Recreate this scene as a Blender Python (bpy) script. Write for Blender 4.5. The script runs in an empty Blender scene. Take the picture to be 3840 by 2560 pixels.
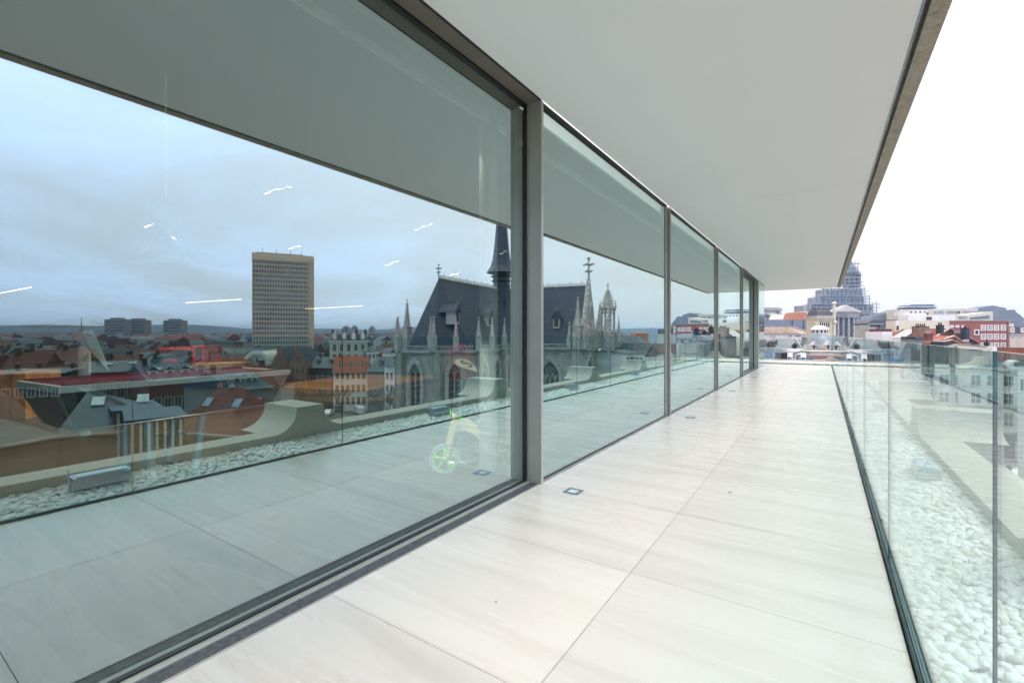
import bpy, math, random
import numpy as np
from mathutils import Vector
random.seed(7)
scene = bpy.context.scene
H = 1.15                       # eye height above the terrace
FOC = 1750.0; HOR = 1253.0     # focal length and horizon row in photo pixels
TH = math.radians(33.65); CT, ST = math.cos(TH), math.sin(TH)
XG1, XG2 = -1.685*H, -1.60*H   # glass planes: sliding doors / fixed panes
XF = -1.575*H                  # outer face of the facade profiles
ZC = 2.564*H                   # ceiling height
GZ = -20.0                     # street level
# ---------------------------------------------------------------- camera, sky, sun
cam = bpy.data.cameras.new("camera"); camo = bpy.data.objects.new("camera", cam)
scene.collection.objects.link(camo); scene.camera = camo
camo.location = (0, 0, H); camo.rotation_euler = (math.pi/2, 0, TH)
cam.sensor_width = 36; cam.lens = 36*FOC/3840; cam.shift_y = -27/3840
cam.clip_start = 0.02; cam.clip_end = 20000
scene.view_settings.view_transform = 'Standard'; scene.view_settings.look = 'None'
scene.view_settings.gamma = 1; scene.view_settings.exposure = 0.84
scene.cycles.max_bounces = 9; scene.cycles.diffuse_bounces = 4; scene.cycles.glossy_bounces = 5
scene.cycles.transparent_max_bounces = 24; scene.cycles.transmission_bounces = 4; scene.cycles.volume_bounces = 0
scene.cycles.use_denoising = True
scene.cycles.caustics_reflective = True
scene.cycles.sample_clamp_indirect = 6
SUN_EL, SUN_AZ = math.radians(52), math.radians(80)   # azimuth clockwise from +Y
w = bpy.data.worlds.new("World"); scene.world = w; w.use_nodes = True
nt = w.node_tree; N = nt.nodes; L = nt.links; N.clear()
def nn(tree, typ, **kw):
    n = tree.nodes.new(typ)
    for k, v in kw.items():
        if k.startswith('i_'): n.inputs[k[2:].replace('_', ' ')].default_value = v
        else: setattr(n, k, v)
    return n
def build_world():
    out = nn(nt, 'ShaderNodeOutputWorld'); bg = nn(nt, 'ShaderNodeBackground')
    sky = nn(nt, 'ShaderNodeTexSky'); sky.sky_type = 'NISHITA'; sky.sun_disc = False
    sky.sun_elevation = SUN_EL; sky.sun_rotation = SUN_AZ
    skm = nn(nt, 'ShaderNodeMix', data_type='RGBA', blend_type='MULTIPLY'); skm.inputs[0].default_value = 1
    L.new(sky.outputs[0], skm.inputs[6]); skm.inputs[7].default_value = (.1, .1, .1, 1)
    tc = nn(nt, 'ShaderNodeTexCoord'); sep = nn(nt, 'ShaderNodeSeparateXYZ'); L.new(tc.outputs['Generated'], sep.inputs[0])
    def m(op, a, b=None, c=None):
        n = nn(nt, 'ShaderNodeMath', operation=op)
        for i, v in enumerate((a, b, c)):
            if v is None: continue
            if isinstance(v, (int, float)): n.inputs[i].default_value = v
            else: L.new(v, n.inputs[i])
        return n.outputs[0]
    z = m('MAXIMUM', sep.outputs[2], 0.0)
    den = m('ADD', z, .16)
    px = m('DIVIDE', sep.outputs[0], den); py = m('DIVIDE', sep.outputs[1], den)
    cmb = nn(nt, 'ShaderNodeCombineXYZ'); L.new(px, cmb.inputs[0]); L.new(py, cmb.inputs[1])
    n1 = nn(nt, 'ShaderNodeTexNoise'); n1.inputs['Scale'].default_value = .8; n1.inputs['Detail'].default_value = 5; n1.inputs['Roughness'].default_value = .55; n1.inputs['Distortion'].default_value = .5
    L.new(cmb.outputs[0], n1.inputs['Vector'])
    # how deep the cloud is: darker slate-blue towards +X (west), thin and white down the terrace
    side = m('MULTIPLY_ADD', sep.outputs[0], .95, m('MULTIPLY', sep.outputs[1], -.62))
    sm = nn(nt, 'ShaderNodeMapRange', interpolation_type='SMOOTHSTEP'); L.new(side, sm.inputs[0])
    sm.inputs[1].default_value = -.55; sm.inputs[2].default_value = .95
    cl = nn(nt, 'ShaderNodeMapRange', interpolation_type='SMOOTHSTEP'); L.new(n1.outputs[0], cl.inputs[0])
    cl.inputs[1].default_value = .38; cl.inputs[2].default_value = .62
    low = nn(nt, 'ShaderNodeMapRange', interpolation_type='SMOOTHSTEP'); L.new(z, low.inputs[0])
    low.inputs[1].default_value = .36; low.inputs[2].default_value = .6; low.inputs[3].default_value = 1; low.inputs[4].default_value = .12
    depth = m('MULTIPLY', m('MULTIPLY', sm.outputs[0], low.outputs[0]), m('MULTIPLY_ADD', cl.outputs[0], .5, .46))
    mix = nn(nt, 'ShaderNodeMix', data_type='RGBA'); L.new(depth, mix.inputs[0])
    mix.inputs[6].default_value = (.565, .55, .555, 1); mix.inputs[7].default_value = (.74, .86, 1.20, 1)
    # CIE overcast: brighter towards the zenith
    gain = m('ADD', m('MULTIPLY_ADD', z, .6, 1.04), m('MULTIPLY', m('POWER', z, 3.0), 1.9))
    gain = m('MULTIPLY', gain, m('MULTIPLY_ADD', m('MULTIPLY', sm.outputs[0], low.outputs[0]), .45, 1.0))
    small = m('MULTIPLY_ADD', n1.outputs[0], .16, .92)
    gm = nn(nt, 'ShaderNodeMix', data_type='RGBA', blend_type='MULTIPLY'); gm.inputs[0].default_value = 1
    L.new(mix.outputs[2], gm.inputs[6]); L.new(m('MULTIPLY', gain, small), gm.inputs[7])
    fin = nn(nt, 'ShaderNodeMix', data_type='RGBA'); fin.inputs[0].default_value = .93
    L.new(skm.outputs[2], fin.inputs[6]); wz = nn(nt, 'ShaderNodeMix', data_type='RGBA', blend_type='MULTIPLY'); hi = nn(nt, 'ShaderNodeMapRange'); L.new(z, hi.inputs[0]); hi.inputs[1].default_value = .4; hi.inputs[2].default_value = .75
    L.new(hi.outputs[0], wz.inputs[0]); L.new(gm.outputs[2], wz.inputs[6]); wz.inputs[7].default_value = (1.16, .985, .91, 1); L.new(wz.outputs[2], fin.inputs[7])
    L.new(fin.outputs[2], bg.inputs[0]); bg.inputs[1].default_value = 1.0
    L.new(bg.outputs[0], out.inputs[0])
build_world()
sl = bpy.data.lights.new("sun", 'SUN'); sl.energy = 1.0; sl.angle = math.radians(24); sl.color = (1, .90, .78)
so = bpy.data.objects.new("sun", sl); scene.collection.objects.link(so)
so.rotation_euler = Vector((math.cos(SUN_EL)*math.sin(SUN_AZ), math.cos(SUN_EL)*math.cos(SUN_AZ), math.sin(SUN_EL))).to_track_quat('Z', 'Y').to_euler()
# ---------------------------------------------------------------- helpers
def nodes_mat(name):
    mt = bpy.data.materials.new(name); mt.use_nodes = True
    return mt, mt.node_tree, mt.node_tree.nodes['Principled BSDF']
_mc = {}
def mat(name, col, rough=.7, var=.18, scale=1.5, metal=0, bands=0, bandcol=.75, emit=0, stain=0, spec=.5, bump=0, vert=False):
    """coloured surface with mottling; bands = horizontal courses per metre (tiles, bricks, boards)"""
    if name in _mc: return _mc[name]
    mt, t, p = nodes_mat(name); p.inputs['Roughness'].default_value = rough; p.inputs['Metallic'].default_value = metal
    p.inputs['Specular IOR Level'].default_value = spec
    geo = nn(t, 'ShaderNodeNewGeometry')
    nz = nn(t, 'ShaderNodeTexNoise'); nz.inputs['Scale'].default_value = scale; nz.inputs['Detail'].default_value = 6
    t.links.new(geo.outputs['Position'], nz.inputs['Vector'])
    cr = nn(t, 'ShaderNodeMapRange'); t.links.new(nz.outputs[0], cr.inputs[0])
    cr.inputs[1].default_value = .3; cr.inputs[2].default_value = .7; cr.inputs[3].default_value = 1-var; cr.inputs[4].default_value = 1+var
    mx = nn(t, 'ShaderNodeMix', data_type='RGBA', blend_type='MULTIPLY'); mx.inputs[0].default_value = 1
    mx.inputs[6].default_value = (*col, 1); t.links.new(cr.outputs[0], mx.inputs[7]); last = mx.outputs[2]
    if bands:
        sp = nn(t, 'ShaderNodeSeparateXYZ'); t.links.new(geo.outputs['Position'], sp.inputs[0])
        mu = nn(t, 'ShaderNodeMath', operation='MULTIPLY'); mu.inputs[1].default_value = bands
        if vert:
            ad = nn(t, 'ShaderNodeMath', operation='ADD'); t.links.new(sp.outputs[0], ad.inputs[0]); t.links.new(sp.outputs[1], ad.inputs[1]); t.links.new(ad.outputs[0], mu.inputs[0])
        else: t.links.new(sp.outputs[2], mu.inputs[0])
        fr = nn(t, 'ShaderNodeMath', operation='FRACT'); t.links.new(mu.outputs[0], fr.inputs[0])
        lt = nn(t, 'ShaderNodeMath', operation='LESS_THAN'); lt.inputs[1].default_value = .22; t.links.new(fr.outputs[0], lt.inputs[0])
        m2 = nn(t, 'ShaderNodeMix', data_type='RGBA', blend_type='MULTIPLY'); t.links.new(lt.outputs[0], m2.inputs[0])
        t.links.new(last, m2.inputs[6]); m2.inputs[7].default_value = (bandcol, bandcol, bandcol, 1); last = m2.outputs[2]
    if stain:
        n2 = nn(t, 'ShaderNodeTexNoise'); n2.inputs['Scale'].default_value = scale*.35; n2.inputs['Detail'].default_value = 8; n2.inputs['Roughness'].default_value = .7
        t.links.new(geo.outputs['Position'], n2.inputs['Vector'])
        r2 = nn(t, 'ShaderNodeMapRange'); t.links.new(n2.outputs[0], r2.inputs[0]); r2.inputs[1].default_value = .48; r2.inputs[2].default_value = .68; r2.inputs[4].default_value = stain
        m3 = nn(t, 'ShaderNodeMix', data_type='RGBA', blend_type='MULTIPLY'); t.links.new(r2.outputs[0], m3.inputs[0])
        t.links.new(last, m3.inputs[6]); m3.inputs[7].default_value = (.35, .33, .3, 1); last = m3.outputs[2]
    t.links.new(last, p.inputs['Base Color'])
    if emit:
        p.inputs['Emission Color'].default_value = (*col, 1); p.inputs['Emission Strength'].default_value = emit
    if bump:
        b = nn(t, 'ShaderNodeBump'); b.inputs['Strength'].default_value = bump; b.inputs['Distance'].default_value = .02
        t.links.new(nz.outputs[0], b.inputs['Height']); t.links.new(b.outputs[0], p.inputs['Normal'])
    _mc[name] = mt; return mt

def cam2w(l, d, mir=0):
    """camera-frame (right, depth) metres -> world x, y; mir: seen in the glass plane at that x"""
    x = l*CT - d*ST; y = l*ST + d*CT
    return (2*mir - x, y) if mir else (x, y)
def zof(y, D): return H + (HOR - y)/FOC*D

class F:
    """local frame: a along, b away from the viewer, c = world z"""
    def __init__(s, o, ex, mir=0, away=True):
        s.o = o; n = math.hypot(*ex); s.ex = (ex[0]/n, ex[1]/n); s.mir = mir; s.len = n
        e = (-s.ex[1], s.ex[0])
        mid = (o[0]+ex[0]/2, o[1]+ex[1]/2)
        if (e[0]*mid[0]+e[1]*mid[1] < 0) == away: e = (-e[0], -e[1])
        s.ey = e
    def ld(s, a, b): return (s.o[0]+s.ex[0]*a+s.ey[0]*b, s.o[1]+s.ex[1]*a+s.ey[1]*b)
    def __call__(s, a, b, c):
        x, y = cam2w(*s.ld(a, b), s.mir); return (x, y, c)
    def at(s, px, py, b=0):
        u = (px-1920)/FOC; ol, od = s.ld(0, b)
        a = (u*od-ol)/(s.ex[0]-u*s.ex[1]); D = od+a*s.ex[1]
        return (a, zof(py, D))
def FP(px0, D0, px1, D1, mir=0):
    p0 = ((px0-1920)/FOC*D0, D0); p1 = ((px1-1920)/FOC*D1, D1)
    return F(p0, (p1[0]-p0[0], p1[1]-p0[1]), mir)
def FW(x, y, dx=1, dy=0):
    """frame in plain world axes (a = +x, b = +y by default)"""
    f = WF(); f.ox, f.oy, f.dx, f.dy = x, y, dx, dy; return f
class WF:
    def __call__(s, a, b, c): return (s.ox+s.dx*a-s.dy*b, s.oy+s.dy*a+s.dx*b, c)
W0 = FW(0, 0)

class MB:
    def __init__(s): s.v = []; s.f = []; s.m = []; s.smooth = False
    def add(s, vs, fs, mi=0):
        n = len(s.v); s.v += [tuple(v) for v in vs]
        for f in fs: s.f.append([n+i for i in f]); s.m.append(mi)
        return s
    def box(s, fr, a0, a1, b0, b1, c0, c1, mi=0):
        vs = [fr(a, b, c) for c in (c0, c1) for b in (b0, b1) for a in (a0, a1)]
        return s.add(vs, [(0,1,3,2),(4,6,7,5),(0,4,5,1),(2,3,7,6),(0,2,6,4),(1,5,7,3)], mi)
    def prism(s, fr, pts, b0, b1, mi=0):
        """polygon in (a, c) pushed from b0 to b1"""
        n = len(pts); vs = [fr(a, b0, c) for a, c in pts]+[fr(a, b1, c) for a, c in pts]
        fs = [tuple(range(n)), tuple(range(2*n-1, n-1, -1))]+[(i, (i+1) % n, n+(i+1) % n, n+i) for i in range(n)]
        return s.add(vs, fs, mi)
    def plan(s, fr, pts, c0, c1, mi=0):
        n = len(pts); vs = [fr(a, b, c0) for a, b in pts]+[fr(a, b, c1) for a, b in pts]
        fs = [tuple(range(n)), tuple(range(2*n-1, n-1, -1))]+[(i, (i+1) % n, n+(i+1) % n, n+i) for i in range(n)]
        return s.add(vs, fs, mi)
    def cone(s, fr, a, b, c0, c1, r0, r1, n=8, mi=0, rot=0):
        vs = []
        for c, r in ((c0, r0), (c1, r1)):
            for i in range(n):
                t = 2*math.pi*(i+rot)/n; vs.append(fr(a+r*math.cos(t), b+r*math.sin(t), c))
        return s.add(vs, [tuple(range(n)), tuple(range(2*n-1, n-1, -1))]+[(i, (i+1) % n, n+(i+1) % n, n+i) for i in range(n)], mi)
    def lathe(s, fr, a, b, prof, n=16, mi=0, rot=0):
        for (r0, c0), (r1, c1) in zip(prof, prof[1:]):
            k = len(s.v)
            for c, r in ((c0, r0), (c1, r1)):
                for i in range(n):
                    t = 2*math.pi*(i+rot)/n; s.v.append(fr(a+r*math.cos(t), b+r*math.sin(t), c))
            for i in range(n):
                s.f.append([k+i, k+(i+1) % n, k+n+(i+1) % n, k+n+i]); s.m.append(mi)
        return s
    def tube(s, p, q, r, n=5, r2=None, mi=0):
        p = Vector(p); q = Vector(q); d = (q-p)
        if d.length < 1e-6: return s
        d.normalize(); u = d.cross(Vector((0, 0, 1)))
        if u.length < .05: u = d.cross(Vector((1, 0, 0)))
        u.normalize(); w_ = d.cross(u); r2 = r if r2 is None else r2; vs = []
        for c, rr in ((p, r), (q, r2)):
            for i in range(n):
                t = 2*math.pi*i/n; vs.append(c+u*math.cos(t)*rr+w_*math.sin(t)*rr)
        return s.add(vs, [tuple(range(n)), tuple(range(2*n-1, n-1, -1))]+[(i, (i+1) % n, n+(i+1) % n, n+i) for i in range(n)], mi)
    def tf(s, fr, p, q, r, n=5, r2=None, mi=0): return s.tube(fr(*p), fr(*q), r, n, r2, mi)
    def hull4(s, P, mi=0): return s.add(P, [(0, 1, 2, 3)], mi)

ORG = {}
import bmesh
def mesh_obj(name, mb, mats, loc, parent=None, smooth=False):
    me = bpy.data.meshes.new(name)
    me.from_pydata([(x-loc[0], y-loc[1], z-loc[2]) for x, y, z in mb.v], [], mb.f)
    for m_ in (mats if isinstance(mats, (list, tuple)) else [mats]): me.materials.append(m_)
    me.polygons.foreach_set('material_index', mb.m)
    bm = bmesh.new(); bm.from_mesh(me); bmesh.ops.recalc_face_normals(bm, faces=bm.faces); bm.to_mesh(me); bm.free()
    if smooth: me.polygons.foreach_set('use_smooth', [True]*len(me.polygons))
    me.update()
    o = bpy.data.objects.new(name, me); scene.collection.objects.link(o)
    if parent is not None: o.parent = parent
    else: o.location = loc
    ORG[o.name] = loc
    return o
def tag(o, label=None, cat=None, group=None, kind=None):
    if label: o['label'] = label
    if cat: o['category'] = cat
    if group: o['group'] = group
    if kind: o['kind'] = kind
    return o
def T(name, label, cat, loc, group=None):
    o = bpy.data.objects.new(name, None); scene.collection.objects.link(o); o.location = loc
    o.empty_display_size = .1; ORG[o.name] = tuple(loc); return tag(o, label, cat, group)
def P(name, mb, mats, parent, smooth=False, label=None, kind=None):
    return tag(mesh_obj(name, mb, mats, ORG[parent.name], parent, smooth), label, None, None, kind)
def S(name, mb, mats, label=None, cat=None, group=None, kind=None, smooth=False):
    xs = [v[0] for v in mb.v]; ys = [v[1] for v in mb.v]; zs = [v[2] for v in mb.v]
    loc = ((min(xs)+max(xs))/2, (min(ys)+max(ys))/2, min(zs))
    return tag(mesh_obj(name, mb, mats, loc, None, smooth), label, cat, group, kind)
def STR(name, mb, mats, smooth=False):
    o = mesh_obj(name, mb, mats, (0, 0, 0), None, smooth); o['kind'] = 'structure'; return o
# ---------------------------------------------------------------- glass materials
def coated_glass(name, r0, r1, rtint, ttint, blend=.5):
    mt = bpy.data.materials.new(name); mt.use_nodes = True; t = mt.node_tree; t.nodes.clear()
    out = nn(t, 'ShaderNodeOutputMaterial'); mx = nn(t, 'ShaderNodeMixShader')
    g = nn(t, 'ShaderNodeBsdfGlossy'); g.inputs['Roughness'].default_value = 0.0; g.inputs[0].default_value = (*rtint, 1)
    tr = nn(t, 'ShaderNodeBsdfTransparent'); tr.inputs[0].default_value = (*ttint, 1)
    lw = nn(t, 'ShaderNodeLayerWeight'); lw.inputs[0].default_value = blend
    mr = nn(t, 'ShaderNodeMapRange'); t.links.new(lw.outputs['Facing'], mr.inputs[0])
    mr.inputs[3].default_value = r0; mr.inputs[4].default_value = r1
    t.links.new(mr.outputs[0], mx.inputs[0]); t.links.new(tr.outputs[0], mx.inputs[1]); t.links.new(g.outputs[0], mx.inputs[2])
    t.links.new(mx.outputs[0], out.inputs[0]); return mt
def clear_glass(name, ttint, rtint=(.85, .95, .93), k=1.0):
    mt = bpy.data.materials.new(name); mt.use_nodes = True; t = mt.node_tree; t.nodes.clear()
    out = nn(t, 'ShaderNodeOutputMaterial'); mx = nn(t, 'ShaderNodeMixShader')
    g = nn(t, 'ShaderNodeBsdfGlossy'); g.inputs['Roughness'].default_value = 0.0; g.inputs[0].default_value = (*rtint, 1)
    tr = nn(t, 'ShaderNodeBsdfTransparent'); tr.inputs[0].default_value = (*ttint, 1)
    geo = nn(t, 'ShaderNodeNewGeometry'); dt = nn(t, 'ShaderNodeVectorMath', operation='DOT_PRODUCT')
    t.links.new(geo.outputs['Incoming'], dt.inputs[0]); t.links.new(geo.outputs['True Normal'], dt.inputs[1])
    ab = nn(t, 'ShaderNodeMath', operation='ABSOLUTE'); t.links.new(dt.outputs['Value'], ab.inputs[0])
    iv = nn(t, 'ShaderNodeMath', operation='SUBTRACT'); iv.inputs[0].default_value = 1; t.links.new(ab.outputs[0], iv.inputs[1])
    pw = nn(t, 'ShaderNodeMath', operation='POWER'); pw.inputs[1].default_value = 5.2; t.links.new(iv.outputs[0], pw.inputs[0])
    mu = nn(t, 'ShaderNodeMath', operation='MULTIPLY_ADD'); mu.use_clamp = True; mu.inputs[1].default_value = .9*k; mu.inputs[2].default_value = .03*k; t.links.new(pw.outputs[0], mu.inputs[0])
    t.links.new(mu.outputs[0], mx.inputs[0]); t.links.new(tr.outputs[0], mx.inputs[1]); t.links.new(g.outputs[0], mx.inputs[2])
    t.links.new(mx.outputs[0], out.inputs[0]); return mt
M_COAT = coated_glass("coated_glazing", .29, .86, (.79, .955, .945), (.80, .86, .80), .5)
M_COATB = coated_glass("pane_back", .04, .3, (.8, .9, .85), (.9, .95, .92), .5)
M_RAIL = clear_glass("rail_glass", (.85, .96, .968), (.95, .98, .97))
M_EDGE = mat("glass_edge", (.001, .045, .09), .7, .1, spec=0)
M_FRAME = mat("bronze_aluminium", (.33, .325, .275), .42, .05, 3, metal=.35)
M_FRAMED = mat("frame_reveal", (.16, .135, .115), .5, .06, 3)
M_BLACK = mat("rubber_gasket", (.008, .009, .011), .5, .1)
M_SILL = mat("aluminium_sill", (.42, .42, .39), .4, .06, 6, metal=.4)
M_STEEL = mat("brushed_steel", (.42, .46, .5), .3, .08, 20, metal=.9)
# ---------------------------------------------------------------- terrace
def limestone():
    mt, t, p = nodes_mat("limestone_tiles"); geo = nn(t, 'ShaderNodeNewGeometry')
    mp = nn(t, 'ShaderNodeMapping'); mp.inputs['Scale'].default_value = (.55, 5.5, 1); mp.inputs['Rotation'].default_value = (0, 0, .12)
    t.links.new(geo.outputs['Position'], mp.inputs[0])
    n1 = nn(t, 'ShaderNodeTexNoise'); n1.inputs['Scale'].default_value = 1.1; n1.inputs['Detail'].default_value = 8; n1.inputs['Distortion'].default_value = .6
    t.links.new(mp.outputs[0], n1.inputs['Vector'])
    r = nn(t, 'ShaderNodeValToRGB'); t.links.new(n1.outputs[0], r.inputs[0])
    e = r.color_ramp.elements; e[0].position = .28; e[0].color = (.67, .64, .59, 1); e[1].position = .66; e[1].color = (.80, .77, .715, 1)
    x = e.new(.42); x.color = (.745, .71, .655, 1); x = e.new(.5); x.color = (.775, .74, .68, 1)
    # thin ochre veins
    mp2 = nn(t, 'ShaderNodeMapping'); mp2.inputs['Scale'].default_value = (.5, 2.6, 1); mp2.inputs['Rotation'].default_value = (0, 0, -.1)
    t.links.new(geo.outputs['Position'], mp2.inputs[0])
    n2 = nn(t, 'ShaderNodeTexNoise'); n2.inputs['Scale'].default_value = 2.3; n2.inputs['Detail'].default_value = 10; n2.inputs['Roughness'].default_value = .62; n2.inputs['Distortion'].default_value = 1.1
    t.links.new(mp2.outputs[0], n2.inputs['Vector'])
    r2 = nn(t, 'ShaderNodeValToRGB'); t.links.new(n2.outputs[0], r2.inputs[0]); e = r2.color_ramp.elements
    e[0].position = .475; e[0].color = (0, 0, 0, 1); e[1].position = .53; e[1].color = (0, 0, 0, 1); x = e.new(.502); x.color = (1, 1, 1, 1)
    n3 = nn(t, 'ShaderNodeTexNoise'); n3.inputs['Scale'].default_value = .9; t.links.new(geo.outputs['Position'], n3.inputs['Vector'])
    mr = nn(t, 'ShaderNodeMapRange'); t.links.new(n3.outputs[0], mr.inputs[0]); mr.inputs[1].default_value = .45; mr.inputs[2].default_value = .7; mr.inputs[4].default_value = .42
    mu = nn(t, 'ShaderNodeMath', operation='MULTIPLY'); t.links.new(r2.outputs[0], mu.inputs[0]); t.links.new(mr.outputs[0], mu.inputs[1])
    mx = nn(t, 'ShaderNodeMix', data_type='RGBA'); t.links.new(mu.outputs[0], mx.inputs[0]); t.links.new(r.outputs[0], mx.inputs[6]); mx.inputs[7].default_value = (.62, .50, .38, 1)
    # tone per tile
    ob = nn(t, 'ShaderNodeTexWhiteNoise'); sn = nn(t, 'ShaderNodeVectorMath', operation='SNAP'); sn.inputs[1].default_value = (.905*H, .79*H, 5)
    of = nn(t, 'ShaderNodeVectorMath', operation='ADD'); of.inputs[1].default_value = (.67*H, -.33*H, 0)
    t.links.new(geo.outputs['Position'], of.inputs[0]); t.links.new(of.outputs[0], sn.inputs[0]); t.links.new(sn.outputs[0], ob.inputs[0])
    m4 = nn(t, 'ShaderNodeMapRange'); t.links.new(ob.outputs[0], m4.inputs[0]); m4.inputs[3].default_value = .95; m4.inputs[4].default_value = 1.03
    m5 = nn(t, 'ShaderNodeMix', data_type='RGBA', blend_type='MULTIPLY'); m5.inputs[0].default_value = 1
    t.links.new(mx.outputs[2], m5.inputs[6]); t.links.new(m4.outputs[0], m5.inputs[7])
    # specks of dirt
    v = nn(t, 'ShaderNodeTexNoise'); v.inputs['Scale'].default_value = 26; v.inputs['Detail'].default_value = 3; t.links.new(geo.outputs['Position'], v.inputs['Vector'])
    vr = nn(t, 'ShaderNodeMapRange'); t.links.new(v.outputs[0], vr.inputs[0]); vr.inputs[1].default_value = .735; vr.inputs[2].default_value = .8; vr.inputs[4].default_value = .6
    m6 = nn(t, 'ShaderNodeMix', data_type='RGBA'); t.links.new(vr.outputs[0], m6.inputs[0]); t.links.new(m5.outputs[2], m6.inputs[6]); m6.inputs[7].default_value = (.3, .27, .22, 1)
    t.links.new(m6.outputs[2], p.inputs['Base Color'])
    rr = nn(t, 'ShaderNodeMapRange'); t.links.new(n1.outputs[0], rr.inputs[0]); rr.inputs[3].default_value = .2; rr.inputs[4].default_value = .34
    t.links.new(rr.outputs[0], p.inputs['Roughness'])
    return mt
M_LIME = limestone()
M_GROUT = mat("tile_joint", (.2, .19, .18), .8, .2, 8)
M_PALEJ = mat("movement_joint", (.42, .42, .41), .5, .1, 8)
M_STONE = mat("bush_hammered_stone", (.42, .405, .35), .85, .22, 60, bump=.5, stain=.12)
M_SOFF = mat("fascia_stone", (.40, .37, .30), .85, .16, 30, bump=.3, stain=.45)
M_CEIL = mat("painted_plaster", (.86, .88, .88), .8, .012, .8)
M_DARKGAP = mat("shadow_gap", (.01, .016, .026), .3, .3, 8)
YB, YE = -3.5*H, 18.1*H     # back and far end of the paving
XR = .226*H
xj = -.672*H
ycuts = [YB, .33*H, 1.108*H, 1.909*H, 2.69*H, 3.465*H]
y = 3.465*H
while y < YE-1: y += .785*H; ycuts.append(min(y, YE))
ycuts[-1] = YE
f = MB(); g = .0028
xc = [XF, xj, XR]
for i in range(len(ycuts)-1):
    for k in range(2):
        f.box(W0, xc[k]+g, xc[k+1]-g, ycuts[i]+g*.5, ycuts[i+1]-g*.5, -.02, 0)
STR("terrace_floor", f, M_LIME)
f = MB(); f.box(W0, XF-.2, XR-.005, YB, YE-.005, -.06, -.0045); STR("floor_joints", f, M_GROUT)
f = MB(); f.box(W0, xj-g+.0004, xj+g-.0004, YB, YE-.01, -.0044, -.0008); STR("floor_joint_strip", f, M_PALEJ)
# paving carries on past the glass corner to the left
f = MB(); yc = 17.22*H
for i in range(6):
    a0, a1 = XF-g-(i+1)*.905*H, XF-g-i*.905*H-2*g
    for k in range(2):
        f.box(W0, a0, a1, yc+k*.86*H+g, yc+(k+1)*.86*H-g, -.02, 0)
STR("corner_paving", f, M_LIME)
# slab and building body under the terrace
M_BASE = mat("building_side_stone", (.45, .43, .38), .85, .1, 1, bands=2, bandcol=.85)
f = MB(); f.box(W0, -24, 1.27*H, -9, 19.5*H, GZ, -.12); STR("building_below", f, M_BASE)
# pebbles
def icos():
    t = (1+5**.5)/2
    v = [(-1,t,0),(1,t,0),(-1,-t,0),(1,-t,0),(0,-1,t),(0,1,t),(0,-1,-t),(0,1,-t),(t,0,-1),(t,0,1),(-t,0,-1),(-t,0,1)]
    fcs = [(0,11,5),(0,5,1),(0,1,7),(0,7,10),(0,10,11),(1,5,9),(5,11,4),(11,10,2),(10,7,6),(7,1,8),(3,9,4),(3,4,2),(3,2,6),(3,6,8),(3,8,9),(4,9,5),(2,4,11),(6,2,10),(8,6,7),(9,8,1)]
    v = [Vector(x).normalized() for x in v]
    def sub(v, fcs):
        v = list(v); cache = {}; out = []
        def mid(i, j):
            k = (min(i, j), max(i, j))
            if k not in cache: v.append((v[i]+v[j]).normalized()); cache[k] = len(v)-1
            return cache[k]
        for a, b, c in fcs:
            ab, bc, ca = mid(a, b), mid(b, c), mid(c, a); out += [(a, ab, ca), (b, bc, ab), (c, ca, bc), (ab, bc, ca)]
        return v, out
    s1 = sub(v, fcs); s2 = sub(*s1)
    return [(np.array([tuple(q) for q in a[0]]), np.array(a[1])) for a in ((v, fcs), s1, s2)]
ICO = icos()
def pebbles(name, x0, x1, y0, y1, z0, lod, step, size, label):
    rng = np.random.default_rng(len(name)*13+int(abs(y0)*10)); V = []; Fc = []; off = 0; base, fa = ICO[lod]
    xs = np.arange(x0, x1, step); ys = np.arange(y0, y1, step*.92)
    for layer in range(2):
        for j, yy in enumerate(ys):
            for xx in xs:
                if layer and rng.random() < .5: continue
                r = size*rng.uniform(.72, 1.3); sc = np.array([r*rng.uniform(.95, 1.45), r*rng.uniform(.8, 1.1), r*rng.uniform(.55, .8)])
                p = base*sc
                p = p*(1+.10*np.sin(p[:, [1]]*90+rng.uniform(0, 6)))
                a = rng.uniform(0, 6.28); c_, s_ = math.cos(a), math.sin(a); tl = rng.uniform(-.4, .4); ct, st = math.cos(tl), math.sin(tl)
                R1 = np.array([[1, 0, 0], [0, ct, -st], [0, st, ct]]); R2 = np.array([[c_, -s_, 0], [s_, c_, 0], [0, 0, 1]])
                p = p@R1.T@R2.T
                px = xx+rng.uniform(-.45, .45)*step+(j % 2)*step*.5; py = yy+rng.uniform(-.45, .45)*step
                px = min(max(px, x0+size), x1-size*.8)
                pz = z0+(.055*(xx-x0)/(x1-x0) if x1 < 1.2 and x0 > 0 else 0)+layer*size*.62+rng.uniform(-.25, .4)*size
                V.append(p+np.array([px, py, pz])); Fc.append(fa+off); off += len(base)
    V = np.concatenate(V); Fc = np.concatenate(Fc)
    me = bpy.data.meshes.new(name); me.vertices.add(len(V)); me.vertices.foreach_set('co', V.ravel().astype(np.float32))
    me.loops.add(Fc.size); me.loops.foreach_set('vertex_index', Fc.ravel().astype(np.int32))
    me.polygons.add(len(Fc)); me.polygons.foreach_set('loop_start', np.arange(0, Fc.size, 3, dtype=np.int32))
    me.polygons.foreach_set('use_smooth', np.ones(len(Fc), dtype=bool)); me.update(calc_edges=True); me.validate()
    me.materials.append(M_PEB)
    o = bpy.data.objects.new(name, me); scene.collection.objects.link(o); return tag(o, label, 'pebbles', None, 'stuff')
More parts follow.
